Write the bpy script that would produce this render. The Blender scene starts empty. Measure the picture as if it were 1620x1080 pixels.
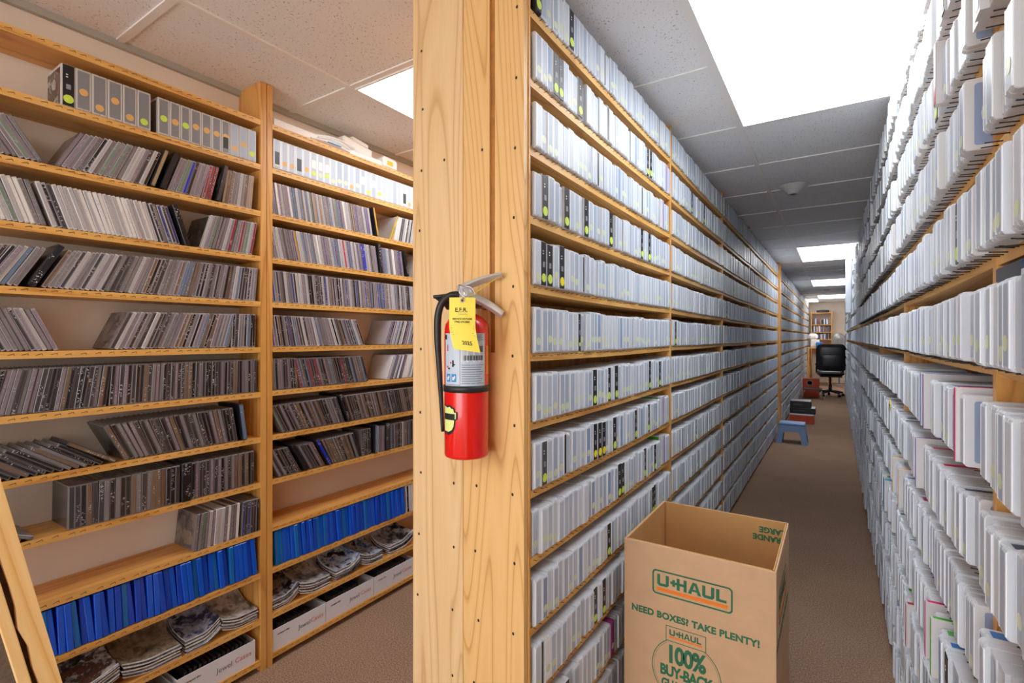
import bpy, math, random
from mathutils import Matrix, Vector, Euler

R = math.radians
S = bpy.context.scene
COL = S.collection

# ---------------------------------------------------------------- camera, world, exposure
CAM_H = 1.28
THETA = math.atan(512 / 788)
cam = bpy.data.cameras.new('camera')
cam.sensor_width = 36.0
cam.lens = 36.0 * 788 / 1620
cam.shift_y = -7 / 1620
cam.clip_start = 0.02
camera = bpy.data.objects.new('camera', cam)
COL.objects.link(camera)
camera.location = (0, 0, CAM_H)
camera.rotation_euler = (R(90), 0, THETA)
S.camera = camera
S.view_settings.view_transform = 'Standard'
S.view_settings.look = 'None'
S.view_settings.gamma = 1.0
S.view_settings.use_curve_mapping = False
S.view_settings.exposure = 0.88
S.cycles.diffuse_bounces = 10
S.cycles.max_bounces = 16
S.cycles.transparent_max_bounces = 12
world = bpy.data.worlds.new('room_ambience')
S.world = world
world.use_nodes = True
world.node_tree.nodes['Background'].inputs[0].default_value = (0.94, 0.97, 1.0, 1)
world.node_tree.nodes['Background'].inputs[1].default_value = 3.0
LAMP = 4.3          # strength of every ceiling panel
CEIL = 2.26

rnd = random.Random(7)

# ---------------------------------------------------------------- materials
MATS = {}


def srgb(r, g, b):
    f = lambda v: (v / 255 / 12.92) if v / 255 <= 0.04045 else ((v / 255 + 0.055) / 1.055) ** 2.4
    return (f(r), f(g), f(b), 1.0)


def new_mat(name):
    m = bpy.data.materials.new(name)
    m.use_nodes = True
    nt = m.node_tree
    b = nt.nodes['Principled BSDF']
    MATS[name] = m
    return m, nt, b


def plain(name, rgb, rough=0.5, metal=0.0, spec=0.5, coat=0.0, vary=0.0, scale=30.0):
    m, nt, b = new_mat(name)
    c = srgb(*rgb)
    b.inputs['Base Color'].default_value = c
    b.inputs['Roughness'].default_value = rough
    b.inputs['Metallic'].default_value = metal
    b.inputs['Specular IOR Level'].default_value = spec
    b.inputs['Coat Weight'].default_value = coat
    if vary:
        tc = nt.nodes.new('ShaderNodeTexCoord')
        n = nt.nodes.new('ShaderNodeTexNoise')
        n.inputs['Scale'].default_value = scale
        n.inputs['Detail'].default_value = 3
        nt.links.new(tc.outputs['Object'], n.inputs['Vector'])
        r = nt.nodes.new('ShaderNodeValToRGB')
        r.color_ramp.elements[0].position = 0.3
        r.color_ramp.elements[1].position = 0.7
        r.color_ramp.elements[0].color = tuple(v * (1 - vary) for v in c[:3]) + (1,)
        r.color_ramp.elements[1].color = tuple(min(1, v * (1 + vary)) for v in c[:3]) + (1,)
        nt.links.new(n.outputs['Fac'], r.inputs['Fac'])
        nt.links.new(r.outputs['Color'], b.inputs['Base Color'])
    return m


def ramp(nt, src, stops):
    r = nt.nodes.new('ShaderNodeValToRGB')
    els = r.color_ramp.elements
    while len(els) < len(stops):
        els.new(0.5)
    for e, (p, c) in zip(els, stops):
        e.position = p
        e.color = c if len(c) == 4 else tuple(c) + (1,)
    nt.links.new(src, r.inputs['Fac'])
    return r.outputs['Color']


def mix(nt, fac, a, b, mode='MIX'):
    n = nt.nodes.new('ShaderNodeMix')
    n.data_type = 'RGBA'
    n.blend_type = mode
    for sock, v in ((n.inputs['Factor'], fac), (n.inputs['A'], a), (n.inputs['B'], b)):
        if hasattr(v, 'links') or hasattr(v, 'is_linked'):
            nt.links.new(v, sock)
        else:
            sock.default_value = v
    return n.outputs['Result']


def math_node(nt, op, a, b=None, c=None):
    n = nt.nodes.new('ShaderNodeMath')
    n.operation = op
    for i, v in enumerate((a, b, c)):
        if v is None:
            continue
        if hasattr(v, 'is_linked'):
            nt.links.new(v, n.inputs[i])
        else:
            n.inputs[i].default_value = v
    return n.outputs[0]


def pine(name, light, mid, dark, axis, knots=(), rough=0.42, seed=0.0, grain=1.0):
    """Pine boards: long growth lines along AXIS, fine fibres, optional knots ((x,y,z), radius, colour)."""
    m, nt, b = new_mat(name)
    tc = nt.nodes.new('ShaderNodeTexCoord')
    mp = nt.nodes.new('ShaderNodeMapping')
    sc = [1.0, 1.0, 1.0]
    sc['xyz'.index(axis)] = 0.07
    mp.inputs['Scale'].default_value = sc
    mp.inputs['Location'].default_value = (seed, seed * 0.7, seed * 1.3)
    nt.links.new(tc.outputs['Object'], mp.inputs['Vector'])
    vec = mp.outputs['Vector']
    w = nt.nodes.new('ShaderNodeTexNoise')
    w.inputs['Scale'].default_value = 7.0
    w.inputs['Detail'].default_value = 1.0
    w.inputs['Distortion'].default_value = 0.25
    nt.links.new(vec, w.inputs['Vector'])
    lines = math_node(nt, 'FRACT', math_node(nt, 'MULTIPLY', w.outputs['Fac'], 11.0 * grain))
    col = ramp(nt, lines, [(0.0, srgb(*mid)), (0.45, srgb(*light)), (0.78, srgb(*mid)), (0.93, srgb(*dark)), (1.0, srgb(*mid))])
    f = nt.nodes.new('ShaderNodeTexNoise')
    f.inputs['Scale'].default_value = 160.0
    f.inputs['Detail'].default_value = 2.0
    nt.links.new(vec, f.inputs['Vector'])
    col = mix(nt, 0.35, col, ramp(nt, f.outputs['Fac'], [(0.3, srgb(*mid)), (0.7, srgb(*light))]))
    for (p, rad, kc) in knots:
        geo = nt.nodes.new('ShaderNodeVectorMath')
        geo.operation = 'SUBTRACT'
        nt.links.new(tc.outputs['Object'], geo.inputs[0])
        geo.inputs[1].default_value = p
        sq = nt.nodes.new('ShaderNodeVectorMath')
        sq.operation = 'MULTIPLY'
        nt.links.new(geo.outputs[0], sq.inputs[0])
        k = [1.0, 1.0, 1.0]
        k['xyz'.index(axis)] = 0.55
        sq.inputs[1].default_value = k
        ln = nt.nodes.new('ShaderNodeVectorMath')
        ln.operation = 'LENGTH'
        nt.links.new(sq.outputs[0], ln.inputs[0])
        nz = nt.nodes.new('ShaderNodeTexNoise')
        nz.inputs['Scale'].default_value = 60
        nt.links.new(tc.outputs['Object'], nz.inputs['Vector'])
        dist = math_node(nt, 'ADD', math_node(nt, 'DIVIDE', ln.outputs['Value'], rad), math_node(nt, 'MULTIPLY', math_node(nt, 'SUBTRACT', nz.outputs['Fac'], 0.5), 0.5))
        fac = ramp(nt, math_node(nt, 'DIVIDE', dist, 3.0), [(0.0, (1, 1, 1)), (0.2, (.75, .75, .75)), (0.3, (.95, .95, .95)), (0.36, (0.25, .25, .25)), (0.6, (0, 0, 0))])
        col = mix(nt, fac, col, srgb(*kc))
    nt.links.new(col, b.inputs['Base Color'])
    b.inputs['Roughness'].default_value = rough
    bp = nt.nodes.new('ShaderNodeBump')
    bp.inputs['Strength'].default_value = 0.12
    bp.inputs['Distance'].default_value = 0.002
    nt.links.new(f.outputs['Fac'], bp.inputs['Height'])
    nt.links.new(bp.outputs['Normal'], b.inputs['Normal'])
    return m


AMB = ((226, 174, 98), (212, 152, 76), (176, 112, 44))
for ax in 'xyz':
    pine('oiled_pine_' + ax, *AMB, ax, seed=1.7 + ord(ax) * 0.31)
PALE = ((228, 186, 126), (222, 174, 110), (188, 130, 66))
pine('oiled_pine_front', (232, 184, 106), (222, 166, 84), (186, 120, 46), 'y', seed=4.4)
pine('post_pine_plain', (230, 200, 154), (222, 186, 134), (192, 146, 92), 'z', seed=0.4, grain=1.3,
     knots=[((-.925, 1.045, 0.633), 0.020, (120, 72, 38)), ((-.963, 1.045, 1.40), 0.012, (142, 88, 44)), ((-.845, 1.045, 1.418), 0.007, (142, 88, 44)),
            ((-.828, 1.045, 1.78), 0.012, (110, 66, 30)), ((-1.012, 1.045, 1.63), 0.013, (120, 70, 40))])
pine('post_pine_striped', (230, 190, 130), (224, 180, 114), (186, 128, 66), 'z', seed=2.9, grain=2.0,
     knots=[((-.677, 1.045, 0.985), 0.007, (96, 62, 36)), ((-.713, 1.045, 0.66), 0.010, (150, 98, 52)), ((-.805, 1.045, .735), 0.006, (126, 84, 44))])
plain('post_groove', (168, 112, 44), 0.6, vary=0.2)
plain('screw_hole', (28, 26, 26), 0.5)
plain('nail_steel', (62, 58, 56), 0.4, metal=0.6)
plain('nail_and_shadow', (70, 48, 24), 0.6)
pine('raw_pine', (246, 214, 156), (238, 194, 122), (214, 158, 82), 'z', seed=8.2, rough=0.6)


def ceiling_mat():
    m, nt, b = new_mat('ceiling_tile')
    tc = nt.nodes.new('ShaderNodeTexCoord')
    mp = nt.nodes.new('ShaderNodeMapping')
    mp.inputs['Scale'].default_value = (1, 0.8, 1)
    nt.links.new(tc.outputs['Object'], mp.inputs['Vector'])
    n = nt.nodes.new('ShaderNodeTexNoise')
    n.inputs['Scale'].default_value = 165
    n.inputs['Detail'].default_value = 2
    n.inputs['Roughness'].default_value = 0.6
    n.inputs['Distortion'].default_value = 0.8
    nt.links.new(mp.outputs['Vector'], n.inputs['Vector'])
    big = nt.nodes.new('ShaderNodeTexNoise')
    big.inputs['Scale'].default_value = 9
    nt.links.new(tc.outputs['Object'], big.inputs['Vector'])
    th = math_node(nt, 'ADD', n.outputs['Fac'], math_node(nt, 'MULTIPLY', math_node(nt, 'SUBTRACT', big.outputs['Fac'], 0.5), 0.1))
    c = ramp(nt, th, [(0.0, srgb(150, 146, 140)), (0.325, srgb(160, 156, 150)), (0.36, srgb(236, 237, 238)), (1.0, srgb(240, 241, 242))])
    nt.links.new(c, b.inputs['Base Color'])
    b.inputs['Roughness'].default_value = 0.95
    b.inputs['Specular IOR Level'].default_value = 0.1
    return m


ceiling_mat()
plain('ceiling_tee', (236, 235, 232), 0.5, spec=0.3)
plain('wall_paint', (240, 233, 222), 0.85, vary=0.03, scale=3)
plain('wall_cove', (176, 178, 172), 0.8)


def carpet_mat():
    m, nt, b = new_mat('carpet')
    tc = nt.nodes.new('ShaderNodeTexCoord')
    n = nt.nodes.new('ShaderNodeTexNoise')
    n.inputs['Scale'].default_value = 170
    n.inputs['Detail'].default_value = 3
    n.inputs['Roughness'].default_value = 0.7
    nt.links.new(tc.outputs['Object'], n.inputs['Vector'])
    big = nt.nodes.new('ShaderNodeTexNoise')
    big.inputs['Scale'].default_value = 2.5
    nt.links.new(tc.outputs['Object'], big.inputs['Vector'])
    c = ramp(nt, n.outputs['Fac'], [(0.3, srgb(84, 64, 52)), (0.46, srgb(148, 120, 100)), (0.55, srgb(168, 138, 116)), (0.72, srgb(210, 182, 158))])
    c = mix(nt, 0.25, c, ramp(nt, big.outputs['Fac'], [(0.3, srgb(140, 114, 96)), (0.7, srgb(172, 146, 124))]))
    nt.links.new(c, b.inputs['Base Color'])
    b.inputs['Roughness'].default_value = 1.0
    b.inputs['Specular IOR Level'].default_value = 0.05
    bp = nt.nodes.new('ShaderNodeBump')
    bp.inputs['Strength'].default_value = 0.6
    bp.inputs['Distance'].default_value = 0.006
    nt.links.new(n.outputs['Fac'], bp.inputs['Height'])
    nt.links.new(bp.outputs['Normal'], b.inputs['Normal'])
    return m


carpet_mat()


def lamp_mat():
    m = bpy.data.materials.new('lit_diffuser')
    m.use_nodes = True
    nt = m.node_tree
    nt.nodes.clear()
    o = nt.nodes.new('ShaderNodeOutputMaterial')
    e = nt.nodes.new('ShaderNodeEmission')
    e.inputs['Color'].default_value = (0.97, 0.985, 1.0, 1)
    e.inputs['Strength'].default_value = LAMP
    nt.links.new(e.outputs[0], o.inputs[0])
    MATS['lit_diffuser'] = m


lamp_mat()

# frosted cases
plain('frost_clear', (224, 231, 241), 0.28, spec=0.5)
plain('frost_rim', (232, 238, 247), 0.3)
plain('frost_smoke', (196, 193, 190), 0.3)
plain('frost_warm', (222, 224, 226), 0.3, spec=0.5)
for nm_ in ('frost_clear', 'frost_warm'):
    MATS[nm_].node_tree.nodes['Principled BSDF'].inputs['Alpha'].default_value = 0.8
plain('insert_pale', (184, 196, 212), 0.4)
plain('insert_white', (202, 210, 221), 0.4)
plain('insert_grey', (168, 181, 200), 0.4)
plain('insert_blue', (136, 157, 192), 0.4)
plain('insert_navy', (58, 76, 108), 0.4)
plain('insert_dark', (92, 98, 108), 0.4)
plain('insert_smoke', (132, 133, 138), 0.4)
plain('sticker_seen_through', (210, 220, 186), 0.4)
plain('sticker_lime', (206, 234, 84), 0.5)
plain('sticker_yellow', (246, 226, 24), 0.5)
plain('sticker_orange', (226, 178, 106), 0.5)
plain('sticker_ink', (70, 80, 30), 0.6)
plain('paper_white', (240, 240, 238), 0.6)
plain('cover_blue_grey', (138, 158, 194), 0.35)  # blue-grey cover insert of the cases
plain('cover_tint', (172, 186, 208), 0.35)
plain('cover_disc', (206, 212, 224), 0.3)
plain('tape_black', (26, 26, 28), 0.38)
plain('tape_grey', (74, 76, 82), 0.4)
plain('label_grey', (150, 152, 160), 0.5)
plain('tape_side', (176, 206, 226), 0.35)

# jewel cases
plain('jewel_dark', (112, 106, 108), 0.2, spec=0.6)
plain('jewel_clear', (168, 164, 170), 0.16, spec=0.7)
plain('jewel_pale', (206, 205, 208), 0.18, spec=0.6)
plain('jewel_black', (34, 34, 38), 0.3)


def spine_mat(name, rgb, ink):
    """A printed paper strip: flat colour with rows of small unreadable marks along its length."""
    m, nt, b = new_mat(name)
    tc = nt.nodes.new('ShaderNodeTexCoord')
    oi = nt.nodes.new('ShaderNodeObjectInfo')
    add = nt.nodes.new('ShaderNodeVectorMath')
    add.operation = 'ADD'
    cmb = nt.nodes.new('ShaderNodeCombineXYZ')
    for i in range(3):
        nt.links.new(math_node(nt, 'MULTIPLY', oi.outputs['Random'], 37.0 + i * 11), cmb.inputs[i])
    nt.links.new(tc.outputs['Object'], add.inputs[0])
    nt.links.new(cmb.outputs[0], add.inputs[1])
    mp = nt.nodes.new('ShaderNodeMapping')
    mp.inputs['Scale'].default_value = (1, 0.55, 1.0)
    nt.links.new(add.outputs[0], mp.inputs['Vector'])
    n = nt.nodes.new('ShaderNodeTexNoise')
    n.inputs['Scale'].default_value = 330
    n.inputs['Detail'].default_value = 1
    nt.links.new(mp.outputs['Vector'], n.inputs['Vector'])
    n2 = nt.nodes.new('ShaderNodeTexNoise')
    n2.inputs['Scale'].default_value = 18
    n2.inputs['Detail'].default_value = 0
    nt.links.new(add.outputs[0], n2.inputs['Vector'])
    f = math_node(nt, 'MULTIPLY', math_node(nt, 'MULTIPLY', math_node(nt, 'GREATER_THAN', n.outputs['Fac'], 0.60), math_node(nt, 'GREATER_THAN', n2.outputs['Fac'], 0.56)), 0.55 if sum(rgb) < 300 else 0.25)
    c = mix(nt, f, srgb(*rgb), srgb(*ink))
    nt.links.new(c, b.inputs['Base Color'])
    b.inputs['Roughness'].default_value = 0.22
    b.inputs['Specular IOR Level'].default_value = 0.6
    return m


SPINES = {'white': ((226, 224, 222), (96, 96, 100)), 'silver': ((176, 174, 178), (60, 60, 66)), 'grey': ((126, 122, 126), (220, 220, 220)),
          'mauve': ((136, 124, 136), (222, 214, 222)), 'charcoal': ((66, 62, 66), (226, 224, 222)), 'black': ((34, 33, 37), (232, 232, 232)),
          'brown': ((122, 98, 78), (226, 216, 206)), 'tan': ((166, 142, 112), (80, 60, 48)), 'green': ((112, 136, 118), (220, 230, 220)),
          'blue': ((62, 76, 140), (220, 224, 236)), 'steel blue': ((104, 128, 158), (230, 234, 238)), 'red': ((150, 48, 62), (236, 220, 220)),
          'bright blue': ((24, 52, 200), (220, 224, 240)), 'crimson': ((196, 32, 72), (240, 220, 224)), 'gold': ((206, 160, 66), (80, 56, 30)),
          'purple': ((98, 88, 134), (220, 214, 236))}
for k, (a, i) in SPINES.items():
    spine_mat('spine_' + k.replace(' ', '_'), a, i)


def picture_mat(name, cols, scale=16, rough=0.25):
    """Printed cover: blocks of picture and lettering too small to read."""
    m, nt, b = new_mat(name)
    tc = nt.nodes.new('ShaderNodeTexCoord')
    oi = nt.nodes.new('ShaderNodeObjectInfo')
    add = nt.nodes.new('ShaderNodeVectorMath')
    add.operation = 'ADD'
    nt.links.new(tc.outputs['Object'], add.inputs[0])
    cmb = nt.nodes.new('ShaderNodeCombineXYZ')
    for i in range(3):
        nt.links.new(math_node(nt, 'MULTIPLY', oi.outputs['Random'], 51.0 + i * 7), cmb.inputs[i])
    nt.links.new(cmb.outputs[0], add.inputs[1])
    n = nt.nodes.new('ShaderNodeTexNoise')
    n.inputs['Scale'].default_value = scale
    n.inputs['Detail'].default_value = 5
    n.inputs['Roughness'].default_value = 0.62
    nt.links.new(add.outputs[0], n.inputs['Vector'])
    vo = nt.nodes.new('ShaderNodeTexVoronoi')
    vo.distance = 'CHEBYCHEV'
    vo.inputs['Scale'].default_value = scale * 1.5
    nt.links.new(add.outputs[0], vo.inputs['Vector'])
    sep = nt.nodes.new('ShaderNodeSeparateColor')
    nt.links.new(vo.outputs['Color'], sep.inputs[0])
    f = math_node(nt, 'ADD', math_node(nt, 'MULTIPLY', n.outputs['Fac'], 0.85), math_node(nt, 'MULTIPLY', sep.outputs[0], 0.15))
    st = [(0.28 + 0.44 * i / (len(cols) - 1), srgb(*c)) for i, c in enumerate(cols)]
    c = ramp(nt, f, st)
    nt.links.new(c, b.inputs['Base Color'])
    b.inputs['Roughness'].default_value = rough
    return m


picture_mat('cover_dim', [(40, 38, 42), (84, 78, 80), (124, 112, 100), (70, 80, 66)], 14)
picture_mat('cover_dark', [(20, 20, 24), (44, 42, 46), (90, 84, 80), (30, 34, 30)], 18)
picture_mat('mag_brown', [(36, 28, 26), (92, 58, 46), (60, 44, 40), (182, 176, 172), (40, 32, 30)], 22)
picture_mat('mag_olive', [(48, 44, 36), (98, 92, 78), (150, 140, 122), (60, 52, 44)], 22)
picture_mat('mag_navy', [(18, 20, 34), (42, 48, 76), (150, 156, 174), (30, 34, 56)], 22)
picture_mat('mag_grey', [(52, 56, 64), (128, 132, 138), (200, 200, 200), (88, 92, 100)], 22)
picture_mat('mag_blue', [(20, 26, 44), (52, 96, 160), (190, 204, 220), (28, 36, 60), (12, 14, 22)], 22)
picture_mat('mag_night', [(14, 14, 18), (44, 46, 54), (170, 172, 176), (24, 26, 32)], 22)
picture_mat('page_edges', [(226, 224, 220), (206, 204, 202), (236, 234, 230), (190, 190, 194)], 40)
picture_mat('page_edges_dark', [(70, 76, 94), (110, 114, 126), (50, 54, 70), (150, 150, 156)], 30)
plain('blue_plastic', (10, 92, 226), 0.2, spec=0.6)
plain('blue_plastic_deep', (8, 74, 206), 0.24, spec=0.6)
plain('blue_plastic_teal', (14, 112, 200), 0.22, spec=0.6)
plain('insert_paper_green', (60, 130, 120), 0.5)
plain('insert_paper_red', (150, 48, 44), 0.5)
plain('insert_paper_tan', (196, 182, 160), 0.5)

# others
plain('extinguisher_red', (226, 18, 16), 0.2, spec=0.5, coat=0.6)
plain('aluminium', (214, 216, 220), 0.32, metal=0.55)
plain('rubber_black', (34, 36, 40), 0.45)
plain('label_silver', (190, 204, 222), 0.4)
plain('label_white', (228, 230, 234), 0.5)
plain('print_black', (24, 24, 26), 0.6)
plain('print_grey', (110, 120, 136), 0.6)
plain('print_red', (214, 40, 40), 0.6)
plain('print_blue', (40, 140, 206), 0.6)
plain('tag_yellow', (250, 232, 92), 0.6)
plain('tag_lemon', (226, 238, 150), 0.5)
plain('cord_yellow', (232, 214, 40), 0.5)
plain('brass', (150, 116, 70), 0.35, metal=0.7)
plain('kraft_outside', (208, 170, 132), 0.75, vary=0.05, scale=14)
plain('kraft_inside', (202, 156, 98), 0.75, vary=0.04, scale=10)
plain('kraft_edge', (176, 128, 76), 0.8)
plain('ink_green', (44, 112, 78), 0.7)
plain('ink_orange', (242, 132, 36), 0.7)
plain('stool_blue', (124, 158, 204), 0.4)
plain('device_black', (34, 34, 38), 0.35)
plain('device_silver', (168, 168, 172), 0.3, metal=0.4)
plain('crate_red', (196, 76, 52), 0.55, vary=0.12, scale=20)
plain('crate_orange', (176, 66, 30), 0.6, vary=0.06)
plain('leather_black', (28, 28, 34), 0.38, spec=0.5)
plain('chair_plastic', (22, 22, 24), 0.35)
plain('chrome', (200, 200, 204), 0.2, metal=0.9)
plain('white_card', (226, 228, 236), 0.6)
plain('white_foam', (246, 244, 240), 0.7)
plain('print_pink', (206, 130, 140), 0.6)
plain('panel_carpet', (108, 94, 84), 1.0, vary=0.15, scale=120)
plain('strip_dark_brown', (70, 52, 44), 0.9, vary=0.3, scale=40)
plain('detector_white', (206, 206, 204), 0.5)
for nm, rgb in {'pink': (206, 30, 110), 'green': (70, 176, 60), 'purple': (96, 70, 176), 'violet_grey': (186, 176, 206), 'blue': (50, 120, 190), 'yellow': (236, 196, 40),
                'cyan': (34, 160, 196), 'red': (176, 52, 40), 'plum': (150, 60, 128), 'orange': (226, 150, 60), 'mint': (140, 196, 156)}.items():
    plain('tint_' + nm, rgb, 0.3)
picture_mat('book_mix', [(60, 44, 36), (150, 110, 70), (40, 46, 60), (200, 190, 170)], 22, 0.6)


# ---------------------------------------------------------------- mesh building
class MB:
    def __init__(self):
        self.v, self.f, self.m, self.s, self.names = [], [], [], [], []

    def slot(self, mat):
        if mat not in self.names:
            self.names.append(mat)
        return self.names.index(mat)

    def add(self, verts, faces, mat, smooth=False, mx=None):
        b = len(self.v)
        if mx is not None:
            verts = [mx @ Vector(p) for p in verts]
        self.v.extend([tuple(p) for p in verts])
        k = self.slot(mat)
        for f in faces:
            self.f.append(tuple(b + i for i in f))
            self.m.append(k)
            self.s.append(smooth)
        return self

    def box(self, lo, hi, mat, mx=None):
        x0, y0, z0 = lo
        x1, y1, z1 = hi
        v = [(x0, y0, z0), (x1, y0, z0), (x1, y1, z0), (x0, y1, z0), (x0, y0, z1), (x1, y0, z1), (x1, y1, z1), (x0, y1, z1)]
        return self.add(v, [(0, 3, 2, 1), (4, 5, 6, 7), (0, 1, 5, 4), (1, 2, 6, 5), (2, 3, 7, 6), (3, 0, 4, 7)], mat, False, mx)

    def cham(self, lo, hi, c, mat, mx=None):
        """Box with chamfered edges and corners."""
        (x0, y0, z0), (x1, y1, z1) = lo, hi
        v, idx = [], {}
        for i, x in enumerate((x0, x1)):
            for j, y in enumerate((y0, y1)):
                for k, z in enumerate((z0, z1)):
                    dx, dy, dz = (c if i == 0 else -c), (c if j == 0 else -c), (c if k == 0 else -c)
                    for a, p in (('x', (x, y + dy, z + dz)), ('y', (x + dx, y, z + dz)), ('z', (x + dx, y + dy, z))):
                        idx[(i, j, k, a)] = len(v)
                        v.append(p)
        g = lambda i, j, k, a: idx[(i, j, k, a)]
        f = []
        for i in (0, 1):
            q = [g(i, 0, 0, 'x'), g(i, 1, 0, 'x'), g(i, 1, 1, 'x'), g(i, 0, 1, 'x')]
            f.append(tuple(q if i else q[::-1]))
            q = [g(0, i, 0, 'y'), g(1, i, 0, 'y'), g(1, i, 1, 'y'), g(0, i, 1, 'y')]
            f.append(tuple(q[::-1] if i else q))
            q = [g(0, 0, i, 'z'), g(1, 0, i, 'z'), g(1, 1, i, 'z'), g(0, 1, i, 'z')]
            f.append(tuple(q if i else q[::-1]))
        for i in (0, 1):
            for j in (0, 1):
                f.append((g(i, j, 0, 'x'), g(i, j, 1, 'x'), g(i, j, 1, 'y'), g(i, j, 0, 'y')))
                f.append((g(i, 0, j, 'x'), g(i, 1, j, 'x'), g(i, 1, j, 'z'), g(i, 0, j, 'z')))
                f.append((g(0, i, j, 'y'), g(1, i, j, 'y'), g(1, i, j, 'z'), g(0, i, j, 'z')))
                for k in (0, 1):
                    f.append((g(i, j, k, 'x'), g(i, j, k, 'y'), g(i, j, k, 'z')))
        return self.add(v, f, mat, False, mx)

    def prism(self, poly, axis, lo, hi, mat, mx=None, smooth=False, cap=True):
        """POLY (list of 2-D points, counter-clockwise) swept along AXIS between LO and HI."""
        n = len(poly)
        put = {'x': lambda p, t: (t, p[0], p[1]), 'y': lambda p, t: (p[0], t, p[1]), 'z': lambda p, t: (p[0], p[1], t)}[axis]
        v = [put(p, lo) for p in poly] + [put(p, hi) for p in poly]
        self.add(v, [(i, (i + 1) % n, n + (i + 1) % n, n + i) for i in range(n)], mat, smooth, mx)
        if cap:
            self.add(v, [tuple(range(n))[::-1], tuple(range(n, 2 * n))], mat, False, mx)
        return self

    def lathe(self, prof, mat, n=32, mx=None, smooth=True):
        """PROF [(radius, z)] turned about z."""
        v, f = [], []
        for r, z in prof:
            for i in range(n):
                a = 2 * math.pi * i / n
                v.append((r * math.cos(a), r * math.sin(a), z))
        for k in range(len(prof) - 1):
            for i in range(n):
                j = (i + 1) % n
                f.append((k * n + i, k * n + j, (k + 1) * n + j, (k + 1) * n + i))
        f.append(tuple(range(n))[::-1])
        f.append(tuple(range((len(prof) - 1) * n, len(prof) * n)))
        return self.add(v, f, mat, smooth, mx)

    def tube(self, pts, rad, mat, n=10, cap=True):
        pts = [Vector(p) for p in pts]
        rads = rad if isinstance(rad, (list, tuple)) else [rad] * len(pts)
        v, f = [], []
        up = Vector((0, 0, 1))
        t0 = (pts[1] - pts[0]).normalized()
        if abs(t0.dot(up)) > 0.9:
            up = Vector((1, 0, 0))
        a = t0.cross(up).normalized()
        for i, p in enumerate(pts):
            t = (pts[min(i + 1, len(pts) - 1)] - pts[max(i - 1, 0)]).normalized()
            a = (a - t * a.dot(t)).normalized()
            b = t.cross(a)
            for k in range(n):
                g = 2 * math.pi * k / n
                v.append(tuple(p + (a * math.cos(g) + b * math.sin(g)) * rads[i]))
        for i in range(len(pts) - 1):
            for k in range(n):
                j = (k + 1) % n
                f.append((i * n + k, i * n + j, (i + 1) * n + j, (i + 1) * n + k))
        if cap:
            f.append(tuple(range(n))[::-1])
            f.append(tuple(range((len(pts) - 1) * n, len(pts) * n)))
        return self.add(v, f, mat, True)

    def mesh(self, name):
        me = bpy.data.meshes.new(name)
        me.from_pydata(self.v, [], self.f)
        for n in self.names:
            me.materials.append(MATS[n])
        me.polygons.foreach_set('material_index', self.m)
        me.polygons.foreach_set('use_smooth', self.s)
        me.update()
        return me

    def build(self, name, parent=None, loc=None, rot=None):
        return place(self.mesh(name), name, parent, loc, rot)


def place(me, name, parent=None, loc=None, rot=None):
    o = bpy.data.objects.new(name, me)
    COL.objects.link(o)
    if parent is not None:
        o.parent = parent
    if loc is not None:
        o.location = loc
    if rot is not None:
        o.rotation_euler = rot
    return o


def empty(name, loc, rot=(0, 0, 0)):
    o = bpy.data.objects.new(name, None)
    o.empty_display_size = 0.05
    COL.objects.link(o)
    o.location = loc
    o.rotation_euler = rot
    return o


def tag(o, label=None, cat=None, group=None, kind=None):
    if label:
        o['label'] = label
    if cat:
        o['category'] = cat
    if group:
        o['group'] = group
    if kind:
        o['kind'] = kind
    return o


def struct(o, label=None):
    o['kind'] = 'structure'
    if label:
        o['label'] = label
    return o


def text_mesh(body, size, mat, extrude=0.0004, offset=0.0, align='CENTER', spacing=1.0):
    cu = bpy.data.curves.new('lettering', 'FONT')
    cu.body = body
    cu.size = size
    cu.align_x = align
    cu.align_y = 'CENTER'
    cu.extrude = extrude
    cu.offset = offset
    cu.space_character = spacing
    cu.resolution_u = 3
    tmp = bpy.data.objects.new('lettering_tmp', cu)
    COL.objects.link(tmp)
    bpy.context.view_layer.update()
    me = bpy.data.meshes.new_from_object(tmp.evaluated_get(bpy.context.evaluated_depsgraph_get()))
    bpy.data.objects.remove(tmp)
    bpy.data.curves.remove(cu)
    me.materials.clear()
    me.materials.append(MATS[mat])
    return me


def rounded(x0, z0, x1, z1, r, n=3):
    pts = []
    for cx, cz, a0 in ((x1 - r, z1 - r, 0), (x0 + r, z1 - r, 90), (x0 + r, z0 + r, 180), (x1 - r, z0 + r, 270)):
        for i in range(n + 1):
            a = R(a0 + 90 * i / n)
            pts.append((cx + r * math.cos(a), cz + r * math.sin(a)))
    return pts


def ordinal(n):
    s = 'th' if 10 <= n % 100 <= 20 else {1: 'st', 2: 'nd', 3: 'rd'}.get(n % 10, 'th')
    return f'{n}{s}'


NTH = ['top', 'second', 'third', 'fourth', 'fifth', 'sixth', 'seventh', 'eighth', 'ninth', 'tenth', 'eleventh', 'twelfth', 'thirteenth', 'fourteenth']

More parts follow.
